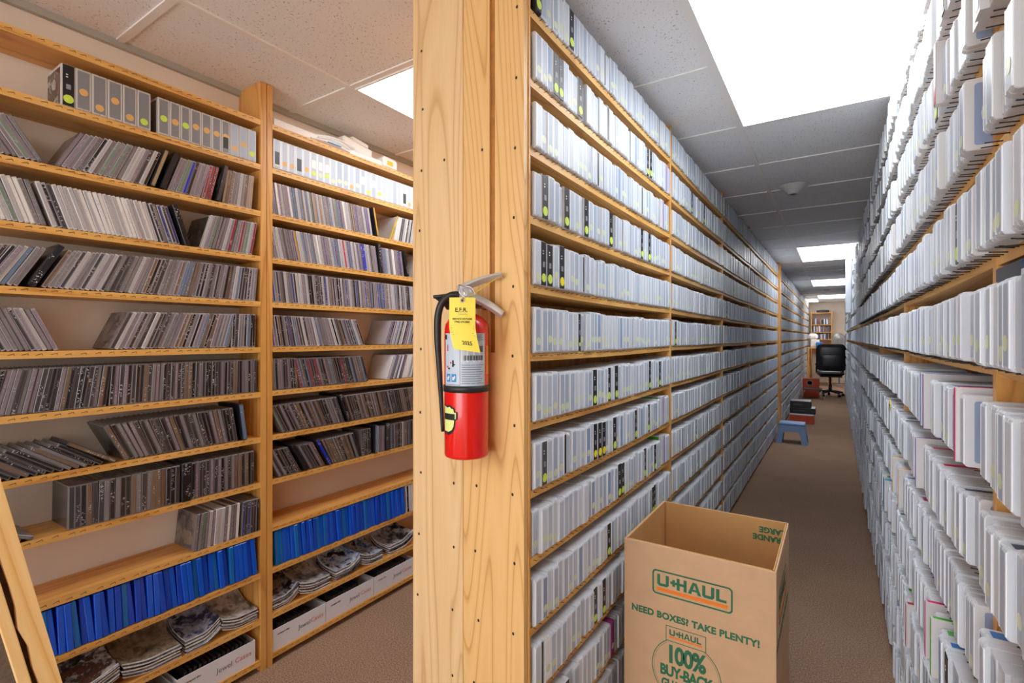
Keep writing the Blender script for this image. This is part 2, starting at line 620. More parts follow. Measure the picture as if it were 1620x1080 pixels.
# ---------------------------------------------------------------- room shell
Y_BACK, Y_FRONT = 16.6, -3.6
X_LEFT, X_RIGHT = -2.0, 0.42
struct(MB().box((X_LEFT - .1, Y_FRONT, -.1), (X_RIGHT + .1, Y_BACK + .1, 0), 'carpet').build('floor'), 'brown speckled carpet floor')
ceiling = struct(MB().box((X_LEFT - .1, Y_FRONT, CEIL), (X_RIGHT + .1, Y_BACK + .1, CEIL + .1), 'ceiling_tile').build('ceiling'), 'speckled white suspended ceiling')
b = MB()
for k in range(-3, 2):
    x = -.375 + .61 * k
    if X_LEFT < x < X_RIGHT:
        b.box((x - .012, Y_FRONT, CEIL - .006), (x + .012, Y_BACK, CEIL + .001), 'ceiling_tee')
for k in range(-6, 26):
    y = .675 + .617 * k
    b.box((X_LEFT, y - .012, CEIL - .005), (X_RIGHT, y + .012, CEIL + .001), 'ceiling_tee')
struct(b.build('ceiling_grid', ceiling))
struct(MB().box((X_LEFT - .1, Y_FRONT, 0), (X_LEFT, Y_BACK, CEIL), 'wall_paint').build('wall_left'), 'beige painted wall behind the disc shelves')
struct(MB().box((X_RIGHT, Y_FRONT, 0), (X_RIGHT + .1, Y_BACK, CEIL), 'wall_paint').build('wall_right'), 'wall behind the case shelves')
struct(MB().box((X_LEFT, Y_BACK, 0), (X_RIGHT, Y_BACK + .1, CEIL), 'wall_paint').build('wall_back'), 'beige wall at the far end of the aisle')
struct(MB().box((X_LEFT, Y_FRONT, CEIL - .022), (X_LEFT + .018, Y_BACK, CEIL), 'wall_cove').build('trim_1'), 'grey wall angle along the ceiling')

LIGHTS = [((-.375, .235), (1.292, 2.526), 'big lit ceiling panel nearest above the right aisle between the tall shelves'),
          ((-.375, .235), (6.228, 7.462), 'second lit ceiling panel down the aisle, past the smoke detector'),
          ((-.375, .235), (9.93, 11.164), 'third lit ceiling panel down the aisle between the case shelves'),
          ((-.375, .235), (13.632, 14.866), 'last lit ceiling panel down the aisle, by the back wall'),
          ((-1.595, -.985), (1.292, 2.526), 'lit ceiling panel above the disc shelves behind the pine post'),
          ((-.375, .235), (-2.41, -1.176), 'lit ceiling panel behind the viewer over the case aisle'),
          ((-1.595, -.985), (-2.41, -1.176), 'lit ceiling panel behind the viewer over the disc aisle'),
          ((-1.595, -.985), (6.228, 7.462), 'lit ceiling panel farther along the disc aisle behind the post'),
          ((-.985, -.375), (14.87, 16.1), 'lit ceiling panel over the far corner desk')]
for (x0, x1), (y0, y1), lab in LIGHTS:
    t = tag(empty('ceiling_light', ((x0 + x1) / 2, (y0 + y1) / 2, CEIL)), lab, 'ceiling light', 'flat ceiling light panels')
    w, l = (x1 - x0) / 2 - .012, (y1 - y0) / 2 - .012
    MB().box((-w + .008, -l + .008, -.009), (w - .008, l - .008, -.001), 'lit_diffuser').build('diffuser', t)
    fr = MB()
    for lo, hi in (((-w, -l, -.01), (w, -l + .008, 0)), ((-w, l - .008, -.01), (w, l, 0)), ((-w, -l + .008, -.01), (-w + .008, l - .008, 0)), ((w - .008, -l + .008, -.01), (w, l - .008, 0))):
        fr.box(lo, hi, 'ceiling_tee')
    fr.build('frame', t)

# ---------------------------------------------------------------- shelving
ZC = [2.104, 1.930, 1.757, 1.585, 1.412, 1.239, 1.066, .894, .721, .548, .376, .203, .045]      # shelf tops, centre and aisle-side units
ZL = [2.111, 1.940, 1.762, 1.589, 1.416, 1.241, 1.070, .897, .724, .541, .377, .200, .045]      # shelf tops, disc wall
TH = .02


def shelf_board(x0, x1, y0, y1, z, faces, nail_len, nail_step, sag=0.0, r=None):
    """One board, its top at z; FACES lists the front edges (+1: at x1, -1: at x0) that carry a row of small nails."""
    r = r or rnd
    m = MB()
    n = 6 if sag else 1
    for i in range(n):
        ya, yb = y0 + (y1 - y0) * i / n, y0 + (y1 - y0) * (i + 1) / n
        dz = lambda y: -sag * (1 - (2 * (y - y0) / (y1 - y0) - 1) ** 2)
        za, zb = dz(ya), dz(yb)
        v = [(x0, ya, z - TH + za), (x1, ya, z - TH + za), (x1, yb, z - TH + zb), (x0, yb, z - TH + zb), (x0, ya, z + za), (x1, ya, z + za), (x1, yb, z + zb), (x0, yb, z + zb)]
        m.add(v, [(0, 3, 2, 1), (4, 5, 6, 7)], 'oiled_pine_y')
        m.add(v, [(1, 2, 6, 5), (3, 0, 4, 7)], 'oiled_pine_front')
        if i == 0:
            m.add(v, [(0, 1, 5, 4)], 'oiled_pine_y')
        if i == n - 1:
            m.add(v, [(2, 3, 7, 6)], 'oiled_pine_y')
    for s in faces:
        xf = x1 if s > 0 else x0
        y = y0 + nail_step * .6
        while y < y1 - .01:
            yy = y + r.uniform(-.006, .006)
            dzy = -sag * (1 - (2 * (yy - y0) / (y1 - y0) - 1) ** 2)
            if nail_len < .006:          # slanted nail and its shadow, painted as one short dark dash
                zz = z - TH * .45 + r.uniform(-.002, .002) + dzy
                m.add([(xf + s * .0008, yy - .008, zz - .0016), (xf + s * .0008, yy - .008, zz - .0002), (xf + s * .0016, yy + .005, zz + .0036), (xf + s * .0016, yy + .006, zz + .002)], [(0, 1, 2, 3)], 'nail_and_shadow')
                m.add([(xf + s * .0016, yy + .005, zz + .0036), (xf + s * .0016, yy + .006, zz + .002), (xf + s * .0016, yy + .0064, zz - .0024), (xf + s * .0016, yy + .005, zz - .002)], [(0, 1, 2, 3)], 'nail_and_shadow')
            else:
                zz = z - .006 + dzy + r.uniform(-.0015, .0015)
                m.tube([(xf - s * .002, yy, zz), (xf + s * nail_len, yy + r.uniform(-.002, .002), zz + .001 + r.uniform(-.002, .002))], .0011 if s < 0 else .0008, 'nail_steel', 5)
            y += nail_step
    return m


def shelf_unit(label, xs, ups, zs, faces, nail_len, nail_step, up_t=.022, back=None, z_top=CEIL - .002, sag=0.0, nails_until=99, face_x=None):
    x0, x1 = xs
    t = tag(empty('shelf_unit', ((x0 + x1) / 2, (ups[0] + ups[-1]) / 2, 0)), label, 'shelving', 'pine shelving units')
    off = Matrix.Translation(-t.location)
    for y in ups:
        ut = .007 if abs(y - 1.068) < .001 else up_t
        m = MB().box((x0, y - ut / 2, .0), (x1, y + ut / 2, z_top), 'oiled_pine_z', off)
        m.build('upright', t)
    for a, b_ in zip(ups, ups[1:]):
        for z in zs:
            m = shelf_board(x0 + .001, x1 - .001, a + (.0035 if abs(a - 1.068) < .001 else up_t / 2), b_ - up_t / 2, z, faces if a < nails_until else (), nail_len, nail_step, sag)
            m.v = [tuple(off @ Vector(p)) for p in m.v]
            m.build('shelf', t)
    if back:
        MB().box((back[0], ups[0] + up_t / 2, .03), (back[1], ups[-1] - up_t / 2, zs[0] + .13), 'oiled_pine_z', off).build('back_panel', t)
    return t


# disc wall: two units side by side, each with its own uprights
shelf_unit('pine shelf unit of jewel cases against the beige wall, nearer one', (-1.998, -1.843), [-.17, 1.085], ZL, (1,), .003, .031)
shelf_unit('pine shelf unit of jewel cases against the beige wall, beyond the double upright', (-1.998, -1.843), [1.110, 2.36], ZL, (1,), .003, .031)
# double-sided unit with the post boards at its end
UPC = [1.068] + [1.065 + 1.27 * k for k in range(1, 6)]
shelf_unit('long double-sided pine unit of frosted cases behind the pine post', (-1.025, -.641), UPC, ZC, (1,), .009, .030, back=(-.838, -.828), sag=.004, nails_until=4)
UPC2 = [7.62] + [7.62 + 1.26 * k for k in range(1, 8)]
shelf_unit('second double-sided pine unit of frosted cases, beyond the tall pine upright', (-1.025, -.641), UPC2, ZC, (1,), .009, .04, back=(-.838, -.828), nails_until=0)
UPR = [-.163 + 1.245 * k for k in range(0, 12)]
shelf_unit('long pine unit of frosted cases along the aisle across from the post', (.212, .398), UPR, ZC, (-1,), .021, .026, sag=.003, nails_until=5)
tag(MB().box((-1.03, 7.435, 0), (-.615, 7.60, CEIL - .002), 'oiled_pine_z').build('pine_upright'), 'full-height pine upright halfway down the long case shelves', 'upright')

# post: two pine planks screwed to the end of the double-sided unit
post = tag(empty('pine_post', (-.83, 1.055, 0)), 'tall pine plank post that carries the red fire extinguisher', 'post')
off = Matrix.Translation(-post.location)
PB, PF = 1.064, 1.045


def plank(name, parts, mat, holes):
    m = MB()
    for lo, hi, mt in parts:
        if len(parts) == 1:
            m.cham(lo, hi, .0012, mt or mat)
        else:
            m.box(lo, hi, mt or mat)
    for x, z in holes:
        yf = PF
        for lo, hi, mt in parts:
            if lo[0] < x < hi[0] and lo[2] < z < hi[2]:
                yf = lo[1]
        v = [(x + .0034 * math.cos(a), yf - .0006, z + .0044 * math.sin(a)) for a in [i * math.pi / 4 for i in range(8)]]
        m.add(v, [tuple(range(8))], 'screw_hole')
    o = m.build(name)
    o.data.transform(off)
    o.parent = post
    return o


def post_xz(px, py):
    a = (px - 810) / 788
    t = PF / (math.cos(THETA) + a * math.sin(THETA))
    return t * (-math.sin(THETA) + a * math.cos(THETA)), CAM_H - (py - 533) * t / 788


holes_l = [(667, 81), (669, 173), (667, 270), (664, 365), (666, 552), (665, 652), (666, 747), (663, 844), (661, 940), (703, 253), (718, 764), (718, 865), (716, 964), (716, 1068)]
holes_r = [(818, 11), (817, 123), (815, 234), (763, 237), (813, 344), (812, 453), (811, 563), (814, 673), (811, 782), (814, 891), (812, 1002), (754, 768), (752, 871), (757, 981), (750, 1079)]
plank('plank', [((-1.019, PF, .0), (-.8355, PB, CEIL - .002), None)], 'post_pine_plain', [post_xz(*p) for p in holes_l])
plank('plank', [((-.8335, PF, .0), (-.644, PB, 1.24), None), ((-.8335, PF, 1.24), (-.748, PB, CEIL - .002), None), ((-.748, PF + .007, 1.24), (-.731, PB, CEIL - .002), 'post_groove'), ((-.731, PF, 1.24), (-.644, PB, CEIL - .002), None)],
      'post_pine_striped', [post_xz(*p) for p in holes_r])

# ---------------------------------------------------------------- cases: one builder per kind, cached meshes
CACHE = {}


def cached(key, fn):
    if key not in CACHE:
        CACHE[key] = fn()
    return CACHE[key]


def disc_poly(cy, cz, r, x, n=14):
    return [(x, cy + r * math.cos(2 * math.pi * i / n), cz + r * math.sin(2 * math.pi * i / n)) for i in range(n)]


def frosted_parts(c, near=True):
    """[(part name, builder)] of a frosted case: local spine at x=0 facing +x, thickness on y, standing on z=0."""
    t, h, D = c['t'], c['h'], c['D']
    fr = c['frost']
    out = []
    body = MB()
    if near:
        r = .006
        inner = rounded(-D + .0012, .0012, -.0012, h - .0012, r - .001)
        outer = rounded(-D, 0, 0, h, r)
        e = .0014
        rings = [(inner, -t / 2), (outer, -t / 2 + e), (outer, -.0012), (inner, -.0004), (inner, .0004), (outer, .0012), (outer, t / 2 - e), (inner, t / 2)]
        n = len(outer)
        v = [(p[0], y, p[1]) for ring, y in rings for p in ring]
        f = [tuple(range(n))[::-1], tuple(range((len(rings) - 1) * n, len(rings) * n))]
        f = [tuple(q[::-1]) for q in f]
        for k in range(len(rings) - 1):
            for i in range(n):
                j = (i + 1) % n
                f.append((k * n + i, k * n + j, (k + 1) * n + j, (k + 1) * n + i))
        body.add(v, f, fr)
        if c['kind'] != 'tape' and fr in ('frost_clear', 'frost_warm'):
            lip = t / 2 - (.0046 if t > .02 else .0028)
            for sg in (-1, 1):
                a_, b_ = sorted((sg * (lip + .0004), sg * (t / 2 - .0003)))
                body.box((-.003, a_, .005), (.0006, b_, h - .005), 'frost_rim')
    else:
        body.box((-D, -t / 2 + .0006, 0), (0, t / 2 - .0006, h), fr)
    out.append(('case', body))
    w = t / 2 - (.0046 if t > .02 else .0028)
    if c['kind'] == 'tape':
        m = MB().cham((-.002, -t / 2 + .002, .003), (.0009, t / 2 - .002, h - .003), .0008, c['insert'])
        out.append(('black_spine', m))
        m = MB()
        m.add(disc_poly(0, .022, min(.0125, t / 2 - .003), .0013, 18), [tuple(range(18))], c['sticker'] or 'sticker_lime')
        out.append(('sticker', m))
        m = MB()
        for zz in (.083, .09):
            m.box((.0008, -w * .55, zz), (.0012, -w * .1, zz + .003), 'paper_white')
        m.box((.0008, -w * .5, .05), (.0012, w * .5, .064), 'label_grey')
        out.append(('spine_print', m))
    else:
        m = MB()
        if near:
            m.cham((-.0012, -w, .007), (.0004, w, h - .007), .0004, c['insert'])
        else:
            m.add([(.0006, -w, .007), (.0006, w, .007), (.0006, w, h - .007), (.0006, -w, h - .007)], [(0, 1, 2, 3)], c['insert'])
        out.append(('spine_insert', m))
        if c['sticker'] and near:
            n = 14
            out.append(('sticker', MB().add(disc_poly(0, c['sz'], min(.0105, w), .0008, n), [tuple(range(n))], c['sticker'])))
        if c.get('slip') and near:
            out.append(('paper_slip', MB().box((.0003, -w * .8, c['slip'][0]), (.0009, w * .8, c['slip'][1]), c['slip'][2])))
    if c.get('top') and near:
        out.append(('title_strip', MB().box((-D + .02, -w * .8, h - .0005), (-.01, w * .8, h + .0004), c['top'])))
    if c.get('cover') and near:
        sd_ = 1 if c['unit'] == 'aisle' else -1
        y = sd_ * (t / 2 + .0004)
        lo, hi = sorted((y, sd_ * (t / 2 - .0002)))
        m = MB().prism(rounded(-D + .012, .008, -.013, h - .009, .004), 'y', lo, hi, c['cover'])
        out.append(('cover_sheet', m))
        if c['cover'] == 'cover_blue_grey':
            n = 20
            m = MB().add([(-.055 + .034 * math.cos(a), y + sd_ * .0004, h * .5 + .034 * math.sin(a)) for a in [2 * math.pi * i / n for i in range(n)]], [tuple(range(n))], 'cover_disc')
            out.append(('disc_window', m))
    return out


def jewel_parts(c, near=True):
    t, h, D = c['t'], c['h'], c['D']
    body = MB()
    body.cham((-D, -t / 2, 0), (0, t / 2, h), .0007, c['shell'])
    out = [('jewel_case', body)]
    w = t / 2 - .0019
    z0, z1 = .004, h - .004
    m = MB()
    m.box((-.001, -w, z0), (.00035, w, z1), 'spine_' + c['spine'].replace(' ', '_'))
    out.append(('spine_label', m))
    if c.get('cover') and near:
        y = c['cover_side'] * (t / 2)
        lo, hi = sorted((y - c['cover_side'] * .0002, y + c['cover_side'] * .0004))
        out.append(('cover_sheet', MB().box((-D + .004, lo, .004), (-.014, hi, h - .004), c['cover'])))
    return out


def case_matrix(c):
    return Matrix.Translation(c['loc']) @ Euler(c['rot']).to_matrix().to_4x4()


def build_individual(c, name, label, cat, group, parts, key):
    root = None
    for pname, m in parts:
        me = cached((key, pname), lambda: m.mesh(pname))
        if root is None:
            root = place(me, name, None, c['loc'], c['rot'])
            tag(root, label, cat, group)
        else:
            place(me, pname, root)
    return root


def screen(p):
    x, y, z = p
    d = y * math.cos(THETA) - x * math.sin(THETA)
    r = x * math.cos(THETA) + y * math.sin(THETA)
    if d < .05:
        return None
    return (810 + 788 * r / d, 533 - 788 * (z - CAM_H) / d)


def score(c):
    """How large the spine shows in the photograph (0 when outside or hidden by the post or the carton)."""
    mx = case_matrix(c)
    q = [screen(mx @ Vector(p)) for p in ((0, -c['t'] / 2, 0), (0, c['t'] / 2, 0), (0, c['t'] / 2, c['h']), (0, -c['t'] / 2, c['h']))]
    if any(p is None for p in q):
        return 0
    cx, cy = sum(p[0] for p in q) / 4, sum(p[1] for p in q) / 4
    if not (0 <= cx <= 1620 and 0 <= cy <= 1080):
        return 0
    if c['unit'] == 'centre' and cx > 990 and cy > 850:
        return 0
    if c['unit'] == 'disc' and cx > 655:
        return 0
    a = abs(sum(q[i][0] * q[(i + 1) % 4][1] - q[(i + 1) % 4][0] * q[i][1] for i in range(4))) / 2
    return a


cases, jewels = [], []
FROST_INSERTS = ['insert_pale'] * 12 + ['insert_white'] * 6 + ['insert_grey'] * 7 + ['insert_blue']


def frosted(unit, row, y, z, xf, side, t, h=.118, D=.138, kind='frosted', insert=None, sticker='auto', r=rnd, **kw):
    ins = insert or r.choice(FROST_INSERTS)
    if sticker == 'auto':
        sticker = 'sticker_seen_through' if r.random() < .6 else None
    c = dict(unit=unit, row=row, loc=(xf, y, z + .0003), rot=(0, 0, (0 if side > 0 else math.pi) + r.uniform(-.012, .012)), t=t, h=h, D=D, kind=kind, insert=ins, sticker=sticker,
             sz=r.choice((.022, .03, .036)), frost='frost_warm' if (z > 1.5 and r.random() < .8) else 'frost_clear')
    c.update(kw)
    cases.append(c)
    return c


# specials of the first two bays of the double-sided unit: row -> [(y, kind)]
SPEC_C = {0: [(1.09, 'flatbox'), (1.27, 'tape'), (1.52, 'thin')], 1: [(1.176, 'tapegrey'), (1.209, 'tapegrey'), (1.34, 'tapeblue'), (1.54, 'thin'), (1.96, 'tape'), (2.0, 'tape'), (2.235, 'slim')],
          2: [(1.24, 'navy'), (1.47, 'thin'), (1.9, 'thin'), (2.12, 'greenslim')], 3: [(1.10, 'tape'), (1.24, 'tape'), (1.37, 'tape'), (1.58, 'tape'), (1.9, 'tape'), (1.97, 'tape')],
          4: [(1.10, 'tapeblue'), (1.135, 'tape'), (1.2, 'tape_yellow'), (1.375, 'thin'), (1.48, 'navy'), (1.67, 'navy')], 5: [(1.32, 'tape_thin'), (2.30, 'darkslim')],
          6: [(1.44, 'tapeblue'), (1.56, 'tape'), (1.625, 'tape'), (2.0, 'tape'), (2.12, 'tape'), (2.30, 'darkslim')],
          7: [(1.10, 'tapegrey'), (1.235, 'thin'), (1.44, 'tape_yellow'), (1.47, 'tape_yellow'), (1.505, 'tape_yellow'), (1.60, 'tape'), (1.83, 'tape'), (1.99, 'tape'), (2.15, 'greenslim')],
          8: [(1.66, 'tape'), (1.69, 'tape'), (1.93, 'tape'), (2.05, 'tape'), (2.15, 'greenslim')], 9: [(1.57, 'tape'), (1.62, 'pinkish'), (2.03, 'tape'), (2.07, 'tape')],
          10: [(1.115, 'thin'), (1.14, 'white'), (1.46, 'tape'), (1.50, 'tape')], 11: [(1.10, 'navy'), (1.20, 'tape'), (1.235, 'tape'), (1.6, 'plum')], 12: [(1.10, 'tapewhite'), (1.14, 'navy'), (1.5, 'navy')]}
XF_C, XF_R = -.634, .184
slims = []


def fill_bay(unit, row, y0, y1, z, xf, side, r, specials=(), tmin=.029, tmax=.0325, jit=.003, far=False, sag=0.0):
    y = y0 + .002
    spec = sorted(specials)
    first = True
    gap = r.uniform(0, .03) if not far else 0
    while True:
        sp = spec.pop(0) if spec and spec[0][0] <= y + .016 else None
        kd = sp[1] if sp else None
        t = r.uniform(tmin, tmax)
        if kd in ('thin', 'tape_thin'):
            t = .018
        if kd in ('slim', 'greenslim', 'darkslim'):
            n = {'slim': 4, 'greenslim': 4, 'darkslim': 2}[kd]
            if kd == 'greenslim':
                y += .03
            cols = {'slim': ['violet_grey', 'violet_grey', 'purple', 'violet_grey'], 'greenslim': ['green', 'violet_grey', 'violet_grey', 'purple'], 'darkslim': ['dark', 'dark']}[kd]
            for i in range(n):
                if y + .012 > y1:
                    break
                slims.append((unit, row, y + .006, z, xf - side * .004, side, cols[i]))
                y += .0135
            continue
        if kd and kd.startswith('odd'):
            t = ODD[int(kd[3:])][3]
            ODD_AT.append((int(kd[3:]), y + t / 2 + .0008, z))
            y += t + .0016
            continue
        if y + t > y1 - (gap if not spec else 0):
            break
        sagz = -sag * (1 - (2 * (y + t / 2 - y0) / (y1 - y0) - 1) ** 2)
        x = xf + r.uniform(-jit, jit)
        kw = dict(r=r, h=.118 + r.choice((0, 0, 0, .004, -.003)))
        if not far:
            kw['cover'] = 'cover_blue_grey' if first else r.choice(('cover_tint', 'cover_tint', 'insert_pale', 'cover_blue_grey'))
            if unit == 'aisle' and row >= 6 and r.random() < .13:
                kw['top'] = r.choice(('tint_purple', 'tint_pink', 'tint_blue', 'tint_green', 'insert_navy', 'insert_navy'))
        if kd is None and not far and r.random() < .05:
            x -= side * .008
        if kd in ('tape', 'tapegrey', 'tapeblue', 'tape_yellow', 'tape_thin', 'tapewhite'):
            kw.update(kind='tape', insert='tape_grey' if kd == 'tapegrey' else 'tape_black', sticker='sticker_yellow' if kd == 'tape_yellow' else 'sticker_lime')
            kw['cover'] = {'tapeblue': 'tape_side', 'tapewhite': 'paper_white'}.get(kd, 'tape_black' if kd != 'tapegrey' else 'cover_dim')
        elif kd == 'thin':
            kw.update(insert='tape_black', sticker=None)
        elif kd == 'navy':
            kw.update(cover='insert_navy', insert='insert_pale')
        elif kd == 'white':
            kw.update(insert='paper_white', frost='frost_warm')
        elif kd in ('pinkish', 'plum'):
            kw.update(insert='tint_plum' if kd == 'plum' else 'insert_white')
            if kd == 'plum':
                kw.update(cover='tint_plum', frost='tint_plum')
        elif kd == 'flatbox':
            kw.update(kind='tape', insert='tape_black', frost='tape_black', cover='tape_black', sticker=None)
        frosted(unit, row, y + t / 2, z + sagz, x, side, t, **kw)
        first = False
        y += t + (r.uniform(0, .0012) if not far else 0)
        if not far and kd is None and r.random() < .03:
            y += .006


rc = random.Random(21)
for row, z in enumerate(ZC):
    ups = UPC
    for k in range(len(ups) - 1):
        y0, y1 = ups[k] + (.011 if k else .0135), ups[k + 1] - .011
        sp = SPEC_C.get(row, ()) if k == 0 else ([(rc.uniform(y0, y1), rc.choice(('tape', 'tape', 'thin', 'navy'))) for _ in range(rc.randint(0, 3))] if k <= 2 else ())
        fill_bay('centre', row, y0, y1, z, XF_C, 1, rc, sp, sag=.004, far=(k >= 2))
    for k in range(len(UPC2) - 1):
        fill_bay('centre', row, UPC2[k] + .011, UPC2[k + 1] - .011, z, XF_C, 1, rc, far=True)

SPEC_R = {1: [(1.3, 'tape')], 2: [(1.42, 'tape'), (1.9, 'navy')], 3: [(1.9, 'tape')], 4: [(1.05, 'tape_yellow'), (1.20, 'tape')], 5: [(1.2, 'navy')], 6: [(1.17, 'thin')], 7: [(1.02, 'navy'), (1.3, 'navy')],
          8: [(1.2, 'navy')], 9: [(1.25, 'tape')], 10: [(1.1, 'navy')]}
ODD = [('pink', 9, 1.46, .012, 'pink slim case standing proud of the tenth shelf down, unit facing the post'), ('cyan', 9, 2.62, .035, 'cyan disc box standing proud of the tenth shelf down in the aisle'),
       ('red', 10, 1.85, .016, 'red disc case standing proud of the eleventh shelf down in the aisle'), ('orange', 8, 2.05, .012, 'orange-edged slim case on the ninth shelf down, unit facing the post'),
       ('purple', 6, 1.50, .011, 'purple-topped slim case on the seventh shelf down, unit facing the post'), ('blue', 6, 1.56, .011, 'blue-topped slim case on the seventh shelf down, unit facing the post'),
       ('pink', 6, 1.135, .011, 'crimson slim case against the near upright, seventh shelf down'), ('pink', 10, 1.30, .012, 'pink-topped slim case on the eleventh shelf down, unit facing the post'),
       ('green', 9, 1.40, .011, 'green-topped slim case beside the pink one, tenth shelf down'), ('yellow', 8, 2.24, .014, 'yellow-topped case on the ninth shelf down, unit facing the post'),
       ('pink', 11, 1.40, .012, 'pink-topped slim case on the twelfth shelf down, unit facing the post'), ('blue', 12, 1.62, .016, 'blue-topped case on the lowest shelf, unit facing the post'),
       ('red', 2, 1.34, .022, 'brick red case standing proud of the third shelf down, unit facing the post'), ('purple', 7, 1.62, .011, 'purple-topped slim case on the eighth shelf down, unit facing the post')]
ODD_AT = []
for oi_, (colr, row, y, t, lab) in enumerate(ODD):
    SPEC_R[row] = sorted(SPEC_R.get(row, []) + [(y, f'odd{oi_}')])
rr = random.Random(5)
for row, z in enumerate(ZC):
    for k in range(len(UPR) - 1):
        y0, y1 = UPR[k] + .011, UPR[k + 1] - .011
        if k == 0:
            y0 = .70
        sp = SPEC_R.get(row, ())
        sp = [q for q in sp if y0 <= q[0] < y1]
        fill_bay('aisle', row, y0, y1, z, XF_R + rr.uniform(-.004, .004), -1, rr, sp, tmin=.030, tmax=.036, jit=.006 if k < 3 else .012, far=(k >= 3), sag=.003)

# top frosted rows on the disc wall: bigger clear boxes
rl = random.Random(3)
y = .49
row1 = [('tape', .030)] + [('big', .037)] * 5
for kind, t in row1:
    frosted('disc', 1, y + t / 2, ZL[1], -1.846, 1, t, h=.122, D=.13, kind='tape' if kind == 'tape' else 'frosted', insert='tape_black' if kind == 'tape' else 'insert_smoke', frost='frost_smoke', sz=.022 if kind == 'tape' else rl.choice((.024, .055, .06)),
            sticker='sticker_lime' if kind == 'tape' else rl.choice(('sticker_orange', 'sticker_lime', 'sticker_orange')), cover='mag_brown' if kind == 'tape' else None, r=rl, slip=(.01, .04, 'paper_white') if rl.random() < .2 else None)
    y += t + .001
y = .73
for i in range(10):
    t = rl.choice((.032, .034, .030))
    frosted('disc', 1, y + t / 2, ZL[1], -1.846, 1, t, h=.122, D=.13, insert='insert_smoke' if i < 7 else 'insert_grey', frost='frost_smoke', sz=rl.choice((.03, .055, .062)), sticker=rl.choice(('sticker_orange', 'sticker_orange', 'sticker_lime')), r=rl,
            cover='cover_dim' if i == 0 else None, slip=(.02, .06, 'tape_black') if i == 6 else None)
    y += t + .0006
y = 1.126
i = 0
while y < 2.2:
    t = rl.uniform(.030, .034)
    frosted('disc', 1, y + t / 2, ZL[1], -1.846, 1, t, h=.120, D=.13, insert=rl.choice(('insert_grey', 'insert_pale', 'insert_pale')), frost='frost_warm', sticker=rl.choice(('sticker_orange', 'sticker_lime', 'sticker_seen_through', None)), r=rl,
            cover='cover_dim' if i == 0 else None, slip=(.02, .07, 'tape_black') if i in (0, 3, 21) else ((.05, .085, 'paper_white') if i in (5, 6, 7, 13, 15) else None))
    y += t + .0006
    i += 1

# ---------------------------------------------------------------- jewel cases on the disc wall
PAL_MIX = ['mauve', 'grey', 'charcoal', 'grey', 'silver', 'mauve', 'green', 'black']
PAL_WHITE = ['white', 'silver', 'white', 'silver', 'white', 'grey', 'silver', 'white', 'silver', 'white', 'grey', 'white', 'green']
PAL_GREY = ['grey', 'mauve', 'charcoal', 'silver', 'grey', 'black', 'brown', 'steel blue', 'grey', 'charcoal']
PAL_DARK = ['charcoal', 'black', 'grey', 'charcoal', 'mauve', 'brown', 'black']
PAL_BROWN = ['brown', 'charcoal', 'black', 'grey', 'brown', 'black', 'charcoal']
PAL_PALE = ['silver', 'mauve', 'silver', 'grey', 'white', 'silver', 'purple', 'steel blue']
XF_L = -1.846
talls = []


def jewel_seg(row, y0, y1, a0, a1, pal, r, t=.0106, shell='jewel_dark', first_cover=None, last_cover=None, hj=.0, marks=()):
    """Cases from y0 to y1 leaning a0..a1 degrees (positive: tops towards +y)."""
    y = y0
    z = ZL[row]
    start = len(jewels)
    marks = list(marks)
    while True:
        k = (y - y0) / max(y1 - y0, .01)
        a = R(a0 + (a1 - a0) * min(k, 1)) + R(r.uniform(-.7, .7))
        st = t / math.cos(a) + r.uniform(0, .0006)
        if y + st > y1:
            break
        sp = marks.pop(0)[1] if marks and marks[0][0] <= y else r.choice(pal)
        xf = XF_L + r.uniform(-.003, .002)
        jewels.append(dict(unit='disc', row=row, loc=(xf, y + st / 2, z + abs(math.sin(a)) * t / 2 + .0003), rot=(-a, 0, 0), t=t - .0004, h=.125, D=.141, spine=sp, shell=('jewel_pale' if sp in ('white', 'silver') else 'jewel_clear' if row <= 5 and r.random() < .75 else shell),
                           cover=None, cover_side=1))
        y += st
    if first_cover and len(jewels) > start:
        jewels[start].update(cover=first_cover, cover_side=-1)
    if last_cover and len(jewels) > start:
        jewels[-1].update(cover=last_cover, cover_side=1)
    return y


def tall(row, y, lean, t, spine, label, h=.135, D=.146, cover=None, cat='disc case'):
    talls.append((row, y, lean, t, spine, label, h, D, cover, cat))


rj = random.Random(11)
# nearer unit (y up to 1.07)
jewel_seg(2, .25, .452, -30, -31, PAL_MIX, rj, last_cover='cover_dim')
jewel_seg(2, .475, .70, 27, 20, PAL_MIX, rj, first_cover='cover_dim')
tall(2, .712, 18, .013, 'tan', 'tan and black disc case leaning mid-row on the third shelf down, nearer unit')
tall(2, .742, 18, .016, 'black', 'thick charcoal disc case leaning beside the tan one, third shelf down')
jewel_seg(2, .756, .862, 19, 14, PAL_MIX, rj, marks=[(.80, 'bright blue')])
jewel_seg(2, .862, .905, 13, 12, ['mauve', 'red', 'red'], rj)
tall(2, .916, 12, .014, 'charcoal', 'tall charcoal disc case standing proud near the double upright, third shelf down')
jewel_seg(2, .93, 1.05, 9, 4, ['tan', 'silver', 'grey', 'brown'], rj)
jewel_seg(3, .25, .47, -20, -18, PAL_WHITE, rj)
jewel_seg(3, .47, .74, -18, -17, PAL_WHITE, rj, marks=[(.472, 'black'), (.482, 'charcoal')])
jewel_seg(3, .74, .806, -18, -17, ['grey', 'purple', 'charcoal', 'blue'], rj)
tall(3, .816, -17, .016, 'black', 'black disc case ending the white-spined row, fourth shelf down, nearer unit')
jewel_seg(3, .86, 1.05, 17, 9, ['grey', 'mauve', 'silver', 'red', 'green', 'grey'], rj, first_cover='cover_dark')
